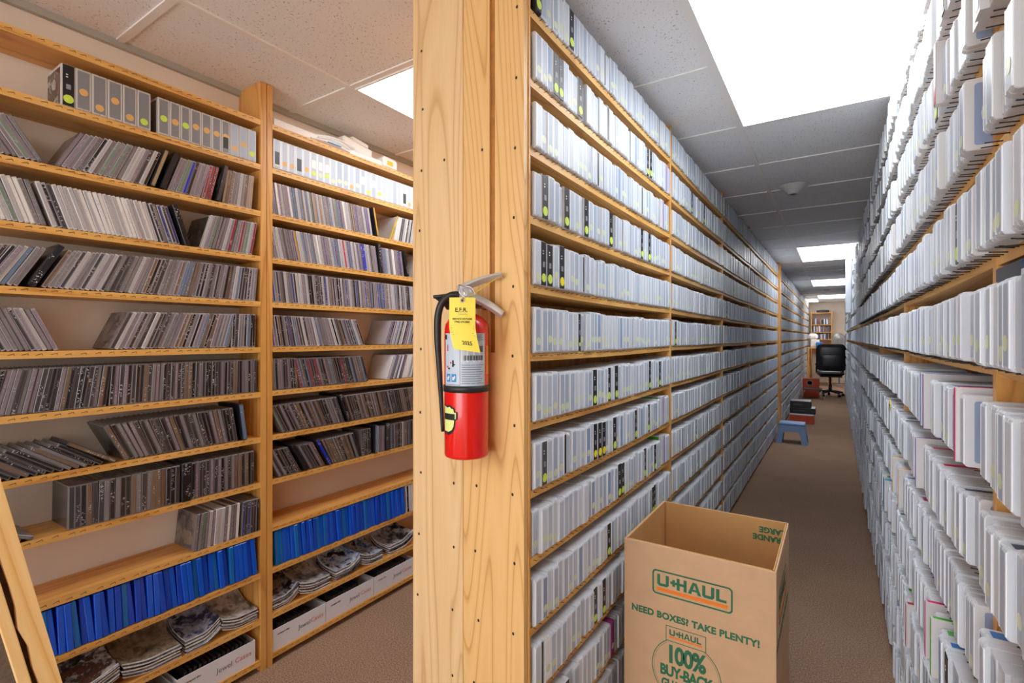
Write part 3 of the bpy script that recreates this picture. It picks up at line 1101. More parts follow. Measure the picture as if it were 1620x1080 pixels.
jewel_seg(4, .25, .405, 30, 29, PAL_GREY, rj)
tall(4, .425, 28, .016, 'black', 'tall black disc case tilted among the jewel cases, fifth shelf down, nearer unit')
jewel_seg(4, .445, 1.055, 28, 5, PAL_GREY, rj)
jewel_seg(5, .25, .49, -22, -24, ['grey', 'mauve', 'silver', 'charcoal', 'grey'], rj)
jewel_seg(5, .60, .96, 24, 14, PAL_GREY, rj, first_cover='cover_dim')
jewel_seg(5, .965, 1.06, 3, 1, ['charcoal', 'black', 'steel blue', 'grey'], rj)
jewel_seg(6, .25, .60, 15, 6, PAL_DARK, rj)
jewel_seg(6, .60, 1.06, 4, 0, PAL_DARK, rj)
jewel_seg(7, .24, .60, -50, -55, ['black', 'charcoal', 'black', 'brown', 'grey', 'black'], rj)
tall(7, .615, -57, .012, 'brown', 'brown and black disc case lying on top of the fallen row, eighth shelf down')
jewel_seg(7, .64, 1.0, -25, -8, PAL_DARK, rj, t=.012, first_cover='cover_dark')
tall(7, 1.012, -7, .016, 'steel blue', 'white and blue disc case with a dark edge by the double upright, eighth shelf down', cover='paper_white')
jewel_seg(8, .25, .46, -62, -66, ['grey', 'green', 'charcoal'], rj)
jewel_seg(8, .505, .795, 1, 1, PAL_BROWN, rj, t=.0135, first_cover='cover_dark')
tall(8, .812, 0, .028, 'black', 'bulky black box standing proud among jewel cases, ninth shelf down, nearer unit', h=.13)
jewel_seg(8, .829, 1.06, 1, 0, PAL_DARK, rj, t=.012)
jewel_seg(9, .838, 1.0, 6, 3, ['silver', 'white', 'grey', 'silver', 'mauve'], rj, first_cover='cover_dim', marks=[(.85, 'green')])
jewel_seg(9, 1.0, 1.066, 3, 1, ['black', 'charcoal', 'blue', 'silver'], rj)
# farther unit
jewel_seg(2, 1.126, 1.63, -9, -11, PAL_PALE + ['green', 'steel blue', 'tan'], rj)
tall(2, 1.652, -12, .012, 'gold', 'gold-edged disc case before the open yellow case, third shelf down, farther unit')
jewel_seg(2, 1.76, 2.2, 12, 8, ['green', 'silver', 'charcoal', 'white'], rj)
jewel_seg(3, 1.126, 1.56, -13, -10, PAL_PALE, rj, marks=[(1.23, 'gold'), (1.46, 'crimson')])
jewel_seg(3, 1.56, 1.66, -10, -9, ['silver', 'mauve', 'grey'], rj, marks=[(1.562, 'bright blue'), (1.575, 'bright blue')])
tall(3, 1.675, -7, .016, 'black', 'tall cyan-fronted disc case standing proud, fourth shelf down, farther unit', cover='tint_cyan', h=.138)
jewel_seg(3, 1.69, 1.84, -8, -10, PAL_PALE, rj)
tall(3, 1.855, -14, .014, 'black', 'black disc case leaning beside the post, fourth shelf down, farther unit')
jewel_seg(3, 1.93, 2.2, 8, 6, PAL_PALE, rj)
jewel_seg(4, 1.126, 2.2, -7, -5, PAL_GREY + ['silver', 'blue', 'silver', 'silver'], rj)
jewel_seg(5, 1.126, 1.585, -8, -24, PAL_GREY + ['purple', 'mauve'], rj, last_cover='cover_dim')
jewel_seg(5, 1.70, 2.2, 20, 14, PAL_PALE + ['crimson', 'charcoal'], rj, first_cover='cover_dim')
jewel_seg(6, 1.126, 1.24, -3, -4, PAL_DARK, rj)
jewel_seg(6, 1.245, 1.60, -15, -17, PAL_DARK + ['red', 'steel blue'], rj, last_cover='cover_dim')
jewel_seg(6, 1.71, 2.2, 22, 14, PAL_PALE, rj, first_cover='cover_dim')
jewel_seg(7, 1.165, 1.47, -27, -22, PAL_DARK, rj, marks=[(1.165, 'green')], first_cover='tint_green')
tall(7, 1.487, -22, .014, 'black', 'white-sided disc case standing out mid-row, eighth shelf down, farther unit', cover='paper_white')
jewel_seg(7, 1.505, 2.2, -20, -10, PAL_BROWN + PAL_DARK + ['tan'], rj)
jewel_seg(8, 1.15, 1.255, -28, -28, PAL_DARK, rj)
tall(8, 1.272, -30, .015, 'black', 'black disc case with a white top leaning on the ninth shelf down, farther unit', cover='paper_white')
jewel_seg(8, 1.292, 1.375, -30, -29, PAL_DARK, rj)
tall(8, 1.385, -30, .014, 'bright blue', 'bright blue disc case leaning on the ninth shelf down, farther unit')
jewel_seg(8, 1.40, 1.56, -27, -20, PAL_BROWN, rj, last_cover='cover_dark')
jewel_seg(8, 1.565, 1.63, -2, -2, ['black', 'charcoal', 'black'], rj)
tall(8, 1.642, 0, .015, 'steel blue', 'blue and black disc case standing upright, ninth shelf down, farther unit')
jewel_seg(8, 1.655, 1.70, 0, 0, ['mauve', 'silver'], rj)
tall(8, 1.715, 0, .022, 'charcoal', 'lavender-sided disc case standing proud, ninth shelf down, farther unit', cover='tint_violet_grey')
jewel_seg(8, 1.74, 2.2, -1, -1, PAL_DARK + ['steel blue', 'silver'], rj)

SHELF_NAME = ['top shelf'] + [f'{n} shelf down' for n in NTH[1:]]
LIMIT = 320


def number_rows(items):
    rows = {}
    for c in items:
        rows.setdefault((c['unit'], c['row'], c.get('kind', 'jewel')), []).append(c)
    for k, v in rows.items():
        v.sort(key=lambda c: c['loc'][1])
        if k[0] == 'disc':
            near = [c for c in v if c['loc'][1] < 1.1]
            far_ = [c for c in v if c['loc'][1] >= 1.1]
            for i, c in enumerate(near[::-1]):
                c['n'] = i + 1
            for i, c in enumerate(far_):
                c['n'] = i + 1
        elif k[0] == 'aisle':
            pre = [c for c in v if c['loc'][1] < UPR[1]]
            for i, c in enumerate(pre[::-1]):
                c['n'], c['side'] = i + 1, 'before'
            for i, c in enumerate([c for c in v if c['loc'][1] >= UPR[1]]):
                c['n'], c['side'] = i + 1, 'past'
        else:
            for i, c in enumerate(v):
                c['n'] = i + 1


number_rows(jewels)
jewels.sort(key=score, reverse=True)
mass = MB()
for i, c in enumerate(jewels):
    if i < LIMIT and score(c) > 0:
        where = 'double upright, ' + SHELF_NAME[c['row']] + (', nearer disc unit' if c['loc'][1] < 1.1 else ', farther disc unit')
        lab = f"{c['spine']} spined jewel case, {ordinal(c['n'])} from {where}"
        key = ('jewel', c['t'], c['shell'], c['spine'], c['cover'], c['cover_side'])
        build_individual(c, 'jewel_case', lab, 'disc case', 'jewel cases on the pine disc shelves', jewel_parts(c), key)
    else:
        mx = case_matrix(c)
        for pn, m in jewel_parts(c, False):
            for f, k in zip(m.f, m.m):
                pass
            base = len(mass.v)
            mass.v.extend([tuple(mx @ Vector(p)) for p in m.v])
            for f, k in zip(m.f, m.m):
                mass.f.append(tuple(base + q for q in f))
                mass.m.append(mass.slot(m.names[k]))
                mass.s.append(False)
tag(mass.build('jewel_case_rows'), 'rest of the jewel cases filling the disc shelves farther back', 'disc cases', kind='stuff')

for row, y, lean, t, spine, label, h, D, cover, cat in talls:
    a = R(lean)
    m = MB().cham((-D, -t / 2, 0), (.004, t / 2, h), .0012, 'jewel_black')
    o = m.build('disc_case', None, (XF_L + .004, y, ZL[row] + abs(math.sin(a)) * t / 2 + .0003), (-a, 0, 0))
    tag(o, label, cat)
    MB().box((.003, -t / 2 + .002, .003), (.0045, t / 2 - .002, h - .003), 'spine_' + spine.replace(' ', '_')).build('spine_label', o)
    side = -1 if lean > 0 else 1
    lo, hi = sorted((side * t / 2 - side * .0002, side * t / 2 + side * .0005))
    MB().box((-D + .006, lo, .005), (-.008, hi, h - .005), cover or 'cover_dark').build('cover_sheet', o)

# frosted cases
number_rows(cases)
tapes = [c for c in cases if c['kind'] == 'tape']
fr = sorted([c for c in cases if c['kind'] == 'frosted'], key=score, reverse=True)


def case_where(c):
    s = SHELF_NAME[c['row']]
    if c['unit'] == 'centre':
        return f"{ordinal(c['n'])} from the pine post, {s}, double-sided unit"
    if c['unit'] == 'aisle':
        return f"{ordinal(c['n'])} {c['side']} the near upright, {s}, aisle-side unit"
    return f"{ordinal(c['n'])} from the double upright, {s}, {'nearer' if c['loc'][1] < 1.1 else 'farther'} disc unit"


def add_mass(mass, c, parts):
    mx = case_matrix(c)
    for pn, m in parts:
        base = len(mass.v)
        mass.v.extend([tuple(mx @ Vector(p)) for p in m.v])
        for f, k in zip(m.f, m.m):
            mass.f.append(tuple(base + q for q in f))
            mass.m.append(mass.slot(m.names[k]))
            mass.s.append(False)


mass = MB()
for i, c in enumerate(fr):
    c['t'] = round(c['t'], 4)
    s = score(c)
    if i < LIMIT and s > 0:
        key = ('frost', c['t'], c['h'], c['D'], c['frost'], c['insert'], c['sticker'], c['sz'], c.get('cover'), c.get('slip'), c.get('top'), c['unit'] == 'aisle')
        look = {'insert_dark': 'dark-filled frosted case', 'insert_navy': 'navy-filled frosted case', 'tape_black': 'thin black-spined frosted case', 'tint_plum': 'plum pink frosted case'}.get(c['insert'], 'frosted clear case')
        build_individual(c, 'frosted_case', f"{look}, {case_where(c)}", 'media case', 'frosted cases on the pine shelves', frosted_parts(c), key)
    else:
        add_mass(mass, c, frosted_parts(c, s > 40))
tag(mass.build('frosted_case_rows'), 'rest of the frosted cases filling the shelves farther down the aisle', 'media cases', kind='stuff')
for c in tapes:
    key = ('tape', round(c['t'], 4), c['h'], c['D'], c['frost'], c['insert'], c['sticker'], c.get('cover'), c['unit'] == 'aisle')
    st = 'lime-stickered' if c['sticker'] == 'sticker_lime' else ('yellow-stickered' if c['sticker'] else 'unmarked')
    build_individual(c, 'tape_case', f"black {st} tape case, {case_where(c)}", 'tape case', 'black tape cases on the pine shelves', frosted_parts(c), key)

# thin coloured jewel cases among the frosted ones
cnt = {}
for unit, row, y, z, xf, side, colr in slims:
    cnt[(row, colr)] = cnt.get((row, colr), 0) + 1
    m = MB().cham((-.14, -.0052, 0), (0, .0052, .126), .0007, 'jewel_pale')
    o = m.build('slim_case', None, (xf, y, z), (0, 0, 0 if side > 0 else math.pi))
    nm = {'violet_grey': 'pale lilac', 'dark': 'dark grey'}.get(colr, colr)
    tag(o, f"{nm} slim disc case, {ordinal(cnt[(row, colr)])} ending the first bay, double-sided unit {SHELF_NAME[row]}", 'disc case', 'slim coloured cases ending the first bay')
    mt = 'spine_charcoal' if colr == 'dark' else 'tint_' + colr
    MB().box((-.0005, -.0040, .004), (.0004, .0040, .122), mt if colr != 'green' else 'paper_white').build('spine_label', o)
    MB().box((-.132, -.0056, .005), (-.012, -.0050, .121), mt).build('cover_sheet', o)

# coloured cases standing out of the rows of the aisle-side unit
for oi_, y, z in ODD_AT:
    colr, row, _y, t, lab = ODD[oi_]
    x = XF_R - .012
    m = MB().cham((-.142, -t / 2, 0), (0, t / 2, .128), .001, 'jewel_pale')
    o = tag(m.build('coloured_case', None, (x, y, z + .0005), (0, 0, math.pi)), lab, 'media case', 'coloured cases among the frosted ones')
    MB().box((-.0005, -t / 2 + .0008, .002), (.0006, t / 2 - .0008, .126), 'tint_' + colr).build('spine_label', o)
    MB().box((-.138, -t / 2 + .001, .1275), (-.004, t / 2 - .001, .1287), 'tint_' + colr).build('top_strip', o)

# ---------------------------------------------------------------- blue cases, magazines, white boxes on the disc wall
rb = random.Random(4)


def blue_row(y0, y1, n0, unit):
    y, i = y0, 0
    todo = []
    while y + .0165 < y1:
        t = .0162
        todo.append((y + t / 2, t))
        y += t + rb.uniform(0, .0016)
    for i, (yc, t) in enumerate(todo):
        a = R(rb.uniform(2, 6))
        mt = rb.choice(['blue_plastic', 'blue_plastic', 'blue_plastic', 'blue_plastic_deep', 'blue_plastic_teal'])
        key = ('blue', mt)
        m = MB().cham((-.128, -t / 2, 0), (0, t / 2, .138), .002, mt)
        o = place(cached(key, lambda: m.mesh('blue_disc_case')), 'blue_disc_case', None, (XF_L + rb.uniform(-.006, .003), yc, ZL[10] + .001), (a, 0, rb.uniform(-.01, .01)))
        n = (len(todo) - i) if unit == 'nearer' else i + 1
        tag(o, f"translucent blue disc case, {ordinal(n)} from the double upright, {SHELF_NAME[10]}, {unit} disc unit", 'disc case', 'blue disc cases above the magazines')
        pm = rb.choice(['insert_paper_tan', 'paper_white', 'insert_paper_green', 'insert_paper_red', 'jewel_black', 'jewel_black'])
        place(cached(('blueinsert', pm), lambda: MB().box((-.12, -.0055, .1375), (-.012, .0055, .1386), pm).mesh('paper_insert')), 'paper_insert', o)


blue_row(.35, 1.068, 0, 'nearer')
blue_row(1.14, 1.845, 0, 'farther')
for i, yy in enumerate((1.86, 1.876, 1.892)):
    o = tag(MB().cham((-.135, -.007, 0), (0, .007, .14), .0012, 'jewel_pale').build('disc_case', None, (XF_L, yy, ZL[10] + .0005), (R(3), 0, 0)),
            f"white disc case, {ordinal(i + 1)} past the blue row beside the pine post", 'disc case', 'white cases ending the blue row')
    MB().box((-.0005, -.0058, .004), (.0006, .0058, .136), 'spine_white' if i else 'spine_black').build('spine_label', o)

MAGS = [(.40, .628, 'mag_brown', 'brown-covered', 0), (.636, .80, 'mag_olive', 'olive-covered', 1), (.815, .928, 'mag_navy', 'navy-covered', 0), (.936, 1.066, 'mag_grey', 'grey-covered', 1),
        (1.128, 1.238, 'mag_night', 'black and white', 0), (1.246, 1.39, 'mag_grey', 'portrait-covered', 1), (1.42, 1.556, 'mag_blue', 'blue-lettered', 0), (1.564, 1.69, 'mag_blue', 'blue-covered', 1),
        (1.735, 1.90, 'mag_night', 'black and white', 0)]


def magazine(y0, y1, z0, k, n, mat, up, r):
    """One magazine lying with its open edge to the front and its far half curled up the wall."""
    nx, ny, th = 8, 10, .0046
    D = .19
    dx, dy = r.uniform(-.006, .004), r.uniform(-.003, .003)
    top, bot = [], []
    for i in range(nx + 1):
        u = i / nx
        x = -1.85 + dx - min(u * D, .1 + (u * D - .1) * .55 if u * D > .1 else u * D)
        x = max(x, -1.992 + .004 * (n - k) / n)
        for j in range(ny + 1):
            v = j / ny
            y = y0 + dy + (y1 - y0) * v
            z = z0 + k * (th + .0006) + .052 * u ** 2.4
            side = (1 - v) if up else v
            z += .03 * max(0, (side - .5) / .5) ** 1.5 * (1.0 if not up else .7) * (1 - .4 * u)
            bot.append((x, y, z))
            top.append((x, y, z + th))
    m = MB()
    N = (nx + 1) * (ny + 1)
    idx = lambda i, j: i * (ny + 1) + j
    fb, ft, fe = [], [], []
    for i in range(nx):
        for j in range(ny):
            q = (idx(i, j), idx(i, j + 1), idx(i + 1, j + 1), idx(i + 1, j))
            ft.append(tuple(N + a for a in q))
            fb.append(q[::-1])
    for j in range(ny):
        fe.append((idx(0, j), N + idx(0, j), N + idx(0, j + 1), idx(0, j + 1))[::-1])
        fe.append((idx(nx, j), idx(nx, j + 1), N + idx(nx, j + 1), N + idx(nx, j))[::-1])
    for i in range(nx):
        fe.append((idx(i, 0), idx(i + 1, 0), N + idx(i + 1, 0), N + idx(i, 0))[::-1])
        fe.append((idx(i, ny), N + idx(i, ny), N + idx(i + 1, ny), idx(i + 1, ny))[::-1])
    verts = bot + top
    b = len(m.v)
    m.v.extend(verts)
    for fs, mt, sm in ((ft, mat, True), (fb, 'paper_white', True)):
        for f in fs:
            m.f.append(f)
            m.m.append(m.slot(mt))
            m.s.append(sm)
    e = MB()
    e.v.extend(verts)
    for f in fe:
        e.f.append(f)
        e.m.append(e.slot('page_edges' if k % 2 == 0 else 'page_edges_dark'))
        e.s.append(False)
    return m, e


rm = random.Random(8)
for si, (y0, y1, mat, look, up) in enumerate(MAGS):
    n = 9
    for k in range(n):
        m, e = magazine(y0, y1, ZL[11] + .0008, k, n, mat if k == n - 1 else rm.choice(['mag_brown', 'mag_navy', 'mag_grey', 'mag_night']), up, rm)
        o = m.build('magazine')
        c0 = Vector((-1.9, (y0 + y1) / 2, ZL[11]))
        o.data.transform(Matrix.Translation(-c0))
        o.location = c0
        ee = e.build('pages', o)
        ee.data.transform(Matrix.Translation(-c0))
        pos = 'topmost' if k == n - 1 else f'{ordinal(n - k)} from the top'
        tag(o, f"{look} magazine, {pos} of the {ordinal(si + 1 if si < 4 else si - 3)} stack along, {'nearer' if si < 4 else 'farther'} disc unit" if k == n - 1 else
            f"magazine {pos} of the {ordinal(si + 1 if si < 4 else si - 3)} stack along, {'nearer' if si < 4 else 'farther'} disc unit", 'magazine', 'magazines stacked on the twelfth shelf')

BOXES = [(.50, .772, 'white carton of black cases mostly hidden by the leaning wooden frame, lowest disc shelf'), (.786, 1.056, 'white jewel case carton beside the double upright, lowest shelf, nearer disc unit'),
         (1.126, 1.366, 'white jewel case carton just past the double upright, lowest shelf, farther disc unit'), (1.370, 1.633, 'white jewel case carton in the middle of the lowest shelf, farther disc unit'),
         (1.637, 1.90, 'white jewel case carton beside the pine post, lowest shelf, farther disc unit')]
for bi, (y0, y1, lab) in enumerate(BOXES):
    t = tag(empty('white_carton', (-1.85, (y0 + y1) / 2, ZL[12])), lab, 'box', 'white cartons on the lowest disc shelf')
    h, D, w = .085, .142, (y1 - y0) / 2
    m = MB()
    m.box((-D, -w, .0005), (0, w, .003), 'white_card').box((-.003, -w, .003), (0, w, h), 'white_card').box((-D, -w, .003), (-D + .003, w, h), 'white_card')
    m.box((-D + .003, -w, .003), (-.003, -w + .003, h), 'white_card').box((-D + .003, w - .003, .003), (-.003, w, h), 'white_card')
    m.build('carton', t)
    for txt, sz, yy, zz, mt in (('Jewel', .026, w * .16, h * .5, 'print_grey'), ('Cases', .026, w * .66, h * .52, 'print_pink'), ('compact disc', .010, -w * .62, h * .72, 'print_black')):
        me = text_mesh(txt, sz, mt, .0002)
        place(me, 'printed_name' if sz > .02 else 'small_print', t, (.0006, yy, zz), (R(90), 0, R(90)))
    n = 14 if bi in (0, 1, 4) else 12
    span = 2 * w * (.82 if bi == 1 else .62 if bi in (2, 3) else .75)
    for i in range(n):
        yy = -w + .018 + span * i / n
        o = MB().cham((-.126, -.0048, 0), (0, .0048, .092), .0008, 'jewel_black').build('black_tray', None, (-1.858, (y0 + y1) / 2 + yy, ZL[12] + .0045), (R(-9), 0, 0))
        tag(o, f"black disc tray, {ordinal(i + 1)} in the {['partly hidden carton', 'carton before the double upright', 'carton past the double upright', 'middle white carton', 'white carton by the post'][bi]}", 'disc tray', 'black disc trays in white cartons')

# open yellow case
o = tag(MB().cham((-.142, -.0012, 0), (0, .0012, .125), .0005, 'tint_yellow').build('open_yellow_case', None, (-1.85, 1.735, ZL[2] + .0005), (R(-18), 0, R(-52))), 'open yellow disc case leaning on the third shelf down beside the post', 'disc case')
MB().lathe([(.055, .0), (.055, .0008)], 'tint_orange', 28, Matrix.Translation((-.07, -.0013, .062)) @ Matrix.Rotation(R(90), 4, 'X')).build('disc_ring', o)

# white things on top of the farther disc unit
z0 = ZL[0]
o = tag(MB().cham((-.12, -.10, 0), (0, .10, .035), .003, 'white_foam').build('white_box', None, (-1.86, 1.235, z0 + .0005)), 'flat white box on top of the disc shelves beside the double upright', 'box')
for i, (yy, zz, a) in enumerate(((1.40, .003, 0), (1.43, .013, 4), (1.42, .024, -6))):
    m = MB()
    nn = 8
    v = []
    for k in range(nn + 1):
        u = k / nn
        zb = .016 * math.sin(u * math.pi) * (1 if i else .6)
        v += [(-.125, -.10 + .2 * u, zb), (.004, -.10 + .2 * u, zb + .004), (.004, -.10 + .2 * u, zb + .0095), (-.125, -.10 + .2 * u, zb + .0055)]
    f = []
    for k in range(nn):
        for q in range(4):
            f.append((4 * k + q, 4 * k + (q + 1) % 4, 4 * k + 4 + (q + 1) % 4, 4 * k + 4 + q))
    f += [(0, 1, 2, 3), (4 * nn + 3, 4 * nn + 2, 4 * nn + 1, 4 * nn)]
    m.add(v, f, 'paper_white', True)
    o = tag(m.build('padded_envelope', None, (-1.856, yy, z0 + zz), (0, 0, R(a))), f"white padded envelope, {['lowest', 'second', 'topmost'][i]} of the pile above the disc shelves", 'envelope', 'envelopes on top of the disc shelves')
    if i == 0:
        MB().box((.004, -.02, .012), (.0052, .05, .017), 'print_blue').build('printed_stripes', o)
o = tag(MB().cham((-.11, -.085, 0), (0, .085, .05), .008, 'white_foam').cham((-.10, -.03, .05), (-.015, .07, .075), .006, 'white_foam').build('foam_block', None, (-1.872, 1.56, z0 + .03), (R(-8), 0, 0)), 'stepped white foam block piled over the envelopes above the disc shelves', 'foam block')
o = tag(MB().cham((-.12, -.1, 0), (0, .1, .03), .006, 'white_foam').build('foam_tray', None, (-1.858, 1.60, z0 + .0005)), 'low white foam tray under the stepped foam block', 'foam tray')
o = tag(MB().cham((-.12, -.05, 0), (0, .05, .062), .012, 'white_foam').build('white_bag', None, (-1.857, 1.755, z0 + .0005), (0, 0, R(4))), 'white packet with a yellow sticker at the end of the white pile', 'packet')
MB().box((-.0005, -.03, .018), (.001, .01, .04), 'tint_yellow').build('yellow_sticker', o)

# ---------------------------------------------------------------- leaning wooden frame beside the disc wall
fr_ = tag(empty('wooden_frame', (-1.46, .474, 0.004), (R(11.6), 0, 0)), 'raw pine frame with a carpeted panel leaning beside the disc shelves', 'wooden frame')
rw = random.Random(12)
edge = [(-.015 - .004 * rw.random() - (.006 if .3 < i / 24 < .75 else 0) * rw.random(), 1.16 * i / 24) for i in range(25)]
m = MB().prism([(.015, 0), (.015, 1.16)] + edge[::-1], 'x', -.012, .012, 'raw_pine')
m.build('rail', fr_)
MB().cham((-.016, -.049, 0), (.014, -.0285, 1.16), .002, 'raw_pine').build('rail', fr_)
MB().box((-.016, -.0285, .01), (-.006, -.008, 1.14), 'strip_dark_brown').build('backing_strip', fr_)  # dark brown strip behind the gap between the rails
MB().box((-.014, -.42, .01), (.006, -.049, 1.14), 'panel_carpet').build('carpet_panel', fr_)

# ---------------------------------------------------------------- fire extinguisher
EX = (-.775, .984, .984)
ext = tag(empty('fire_extinguisher', EX), 'red fire extinguisher with silver label strapped to the pine post', 'fire extinguisher')
MB().lathe([(.050, 0), (.0545, .003), (.0555, .008), (.0555, .315), (.053, .328), (.046, .340), (.032, .350), (.022, .355), (.018, .366), (.018, .374)], 'extinguisher_red', 48).build('cylinder', ext)


def wrap(r, a0, a1, z0, z1, mat, n=20):
    v, f = [], []
    for i in range(n + 1):
        a = R(a0 + (a1 - a0) * i / n)
        v += [(r * math.sin(a), -r * math.cos(a), z0), (r * math.sin(a), -r * math.cos(a), z1)]
    for i in range(n):
        f.append((2 * i, 2 * i + 2, 2 * i + 3, 2 * i + 1))
    return v, f


FACE = math.degrees(math.atan2(-EX[0], EX[1]))      # turn so that the label looks towards the aisle end
lab = MB()
lab.add(*wrap(.0560, FACE - 66, FACE + 52, .178, .305, None), 'label_silver', True)
lo = lab.build('label', ext)
pr = MB()


def patch(a0, a1, z0, z1, mat, r=.0564):
    pr.add(*wrap(r, FACE + a0, FACE + a1, z0, z1, None, 4), mat, True)


patch(-14, 50, .236, .284, 'label_white', .0562)
for i in range(22):
    patch(-8 + i * 2.4, -8 + i * 2.4 + (1.6 if i % 3 else .8), .240, .252, 'print_black')
    if i > 11:
        patch(-8 + i * 2.4, -8 + i * 2.4 + 1.4, .260, .275, 'print_black')
for i in range(9):
    patch(-12, 46 - (i * 7) % 11, .184 + i * .0055, .1856 + i * .0055, 'print_grey')
for i in range(5):
    patch(10, 46 - (i * 5) % 9, .289 + i * .003, .2902 + i * .003, 'print_grey')
patch(-17, -16, .18, .303, 'print_grey')
patch(-64, -17, .180, .1815, 'print_grey')
for a in (-58, -40):
    patch(a, a + 14, .188, .207, 'print_blue')
    patch(a + 3, a + 8, .192, .200, 'label_white', .0566)
    patch(a + 8, a + 11, .196, .203, 'label_white', .0566)
patch(-56, -52, .262, .274, 'print_red')
patch(-55, -53, .274, .278, 'print_black')
patch(-45, -40, .232, .236, 'print_red')
patch(-38, -33, .224, .240, 'print_black')
patch(-34, -29, .228, .231, 'print_black')
patch(-58, -52, .222, .226, 'print_red')
patch(-52, -45, .218, .222, 'print_black')
patch(-66, -58, .290, .302, 'print_black')
pr.build('printing', lo)
MB().add(*wrap(.0558, FACE + 58, FACE + 74, .205, .275, None, 6), 'tint_orange', True).build('side_label', ext)
bd = MB()
bd.lathe([(.0555, .162), (.0578, .162), (.0578, .178), (.0555, .178)], 'rubber_black', 48)
bd.box((-.02, .050, .150), (.02, PF - EX[1] - .0006, .29), 'rubber_black')
bd.build('strap_bracket', ext)
MB().lathe([(.0155, .372), (.0155, .386), (.019, .388), (.019, .412), (.013, .416), (.013, .424)], 'aluminium', 24).build('valve_head', ext)


def bar(p0, p1, w, h, mat, name, taper=1.0, curve=0.0):
    p0, p1 = Vector(p0), Vector(p1)
    n = 8
    d = (p1 - p0).normalized()
    side = Vector((.55, .83, 0))
    side = (side - d * side.dot(d)).normalized()
    up = side.cross(d)
    if up.z < 0:
        up = -up
    v, f = [], []
    for i in range(n + 1):
        u = i / n
        k = 1 + (taper - 1) * u
        c = p0.lerp(p1, u) + up * curve * math.sin(u * math.pi)
        for sx, sz in ((-1, -1), (1, -1), (1, 1), (-1, 1)):
            v.append(tuple(c + side * sx * w / 2 * (1.1 - .2 * abs(2 * u - 1)) + up * sz * h / 2 * k))
    for i in range(n):
        for q in range(4):
            f.append((4 * i + q, 4 * i + (q + 1) % 4, 4 * i + 4 + (q + 1) % 4, 4 * i + 4 + q))
    f += [(0, 1, 2, 3), (4 * n + 3, 4 * n + 2, 4 * n + 1, 4 * n)]
    m = MB().add(v, f, mat)
    o = m.build(name, ext)
    bv = o.modifiers.new('soft', 'BEVEL')
    bv.width = .0015
    bv.segments = 2
    return o


HX = Vector((math.cos(THETA), math.sin(THETA), 0))      # direction in which the levers point
bar(HX * -.022 + Vector((0, 0, .414)), HX * .088 + Vector((0, 0, .452)), .019, .012, 'aluminium', 'lever', .5, .004)
bar(HX * .006 + Vector((0, -.004, .400)), HX * .092 + Vector((0, -.004, .352)), .019, .014, 'aluminium', 'carry_handle', .8, .006)
MB().tube([HX * -.01 + Vector((.008, -.024, .424)), HX * .02 + Vector((.01, -.026, .418)), HX * .03 + Vector((.01, -.026, .400)), HX * .012 + Vector((.008, -.026, .392)), HX * -.008 + Vector((.008, -.026, .404)), HX * -.01 + Vector((.008, -.024, .424))], .0013, 'chrome', 6).build('pull_pin', ext)
MB().tube([HX * .012 + Vector((0, -.02, .392)), HX * .05 + Vector((0, -.016, .418)), HX * .088 + Vector((0, -.012, .446))], .0011, 'cord_yellow', 6).build('tamper_seal', ext)
MB().lathe([(.008, 0), (.008, .03), (.012, .03), (.012, .036)], 'brass', 16, Matrix.Translation((0.006, .022, .375)) @ Matrix.Rotation(R(90), 4, Vector((0, 1, 0)))).build('gauge_stem', ext)
h0 = HX * -.016 + Vector((0, 0, .402))
hose = [h0, HX * -.036 + Vector((0, -.004, .400)), HX * -.056 + Vector((0, -.006, .384)), HX * -.066 + Vector((0, -.008, .35)), HX * -.067 + Vector((0, -.008, .29)), HX * -.0645 + Vector((0, -.006, .22)), HX * -.061 + Vector((0, -.004, .14)), HX * -.0585 + Vector((0, -.002, .06))]
pts = []
for i in range(len(hose) - 1):
    for k in range(4):
        p = [hose[max(i - 1, 0)], hose[i], hose[i + 1], hose[min(i + 2, len(hose) - 1)]]
        u = k / 4
        pts.append(0.5 * ((2 * p[1]) + (p[2] - p[0]) * u + (2 * p[0] - 5 * p[1] + 4 * p[2] - p[3]) * u * u + (3 * p[1] - p[0] - 3 * p[2] + p[3]) * u ** 3))
pts.append(hose[-1])
MB().tube(pts, [.009] * (len(pts) - 14) + [.009 - .005 * i / 13 for i in range(14)], 'rubber_black', 12).build('hose', ext)
MB().tube([HX * -.056 + Vector((0, .02, .372)), HX * -.07 + Vector((0, .03, .385)), HX * -.098 + Vector((0, .03, .398))], [.010, .011, .004], 'rubber_black', 10).tube([HX * -.098 + Vector((0, .022, .398)), HX * -.062 + Vector((0, .022, .402))], .0045, 'rubber_black', 8).build('hook_bracket', ext)
sh = [(-.004, -.058), (.012, -.050), (.020, -.036), (.023, -.012), (.030, -.008), (.030, .014), (.022, .014), (.019, .026), (.010, .028), (.002, .034), (-.012, .030), (-.03, .036), (-.03, -.056)]


def shield(k, r, mat):
    pts_ = [(FACE - 47 + math.degrees((x * k) / .0555), .105 + z * k) for x, z in sh]
    v = [(r * math.sin(R(a)), -r * math.cos(R(a)), z) for a, z in pts_]
    a = FACE - 47
    v.append((r * math.sin(R(a)), -r * math.cos(R(a)), .105 - .01 * k))
    n = len(v) - 1
    return v, [(i, (i + 1) % n, n) for i in range(n)], mat


st = MB().add(*shield(.80, .0564, 'print_black')).add(*shield(.66, .0570, 'tag_lemon'))
st.add(*wrap(.0575, FACE - 66, FACE - 30, .096, .111, None, 8), 'print_black', True)
st.build('shield_sticker', ext)
MB().box((-.0785, .02, .0925), (-.05, .024, .0945), 'insert_paper_tan').build('paper_strip', ext)

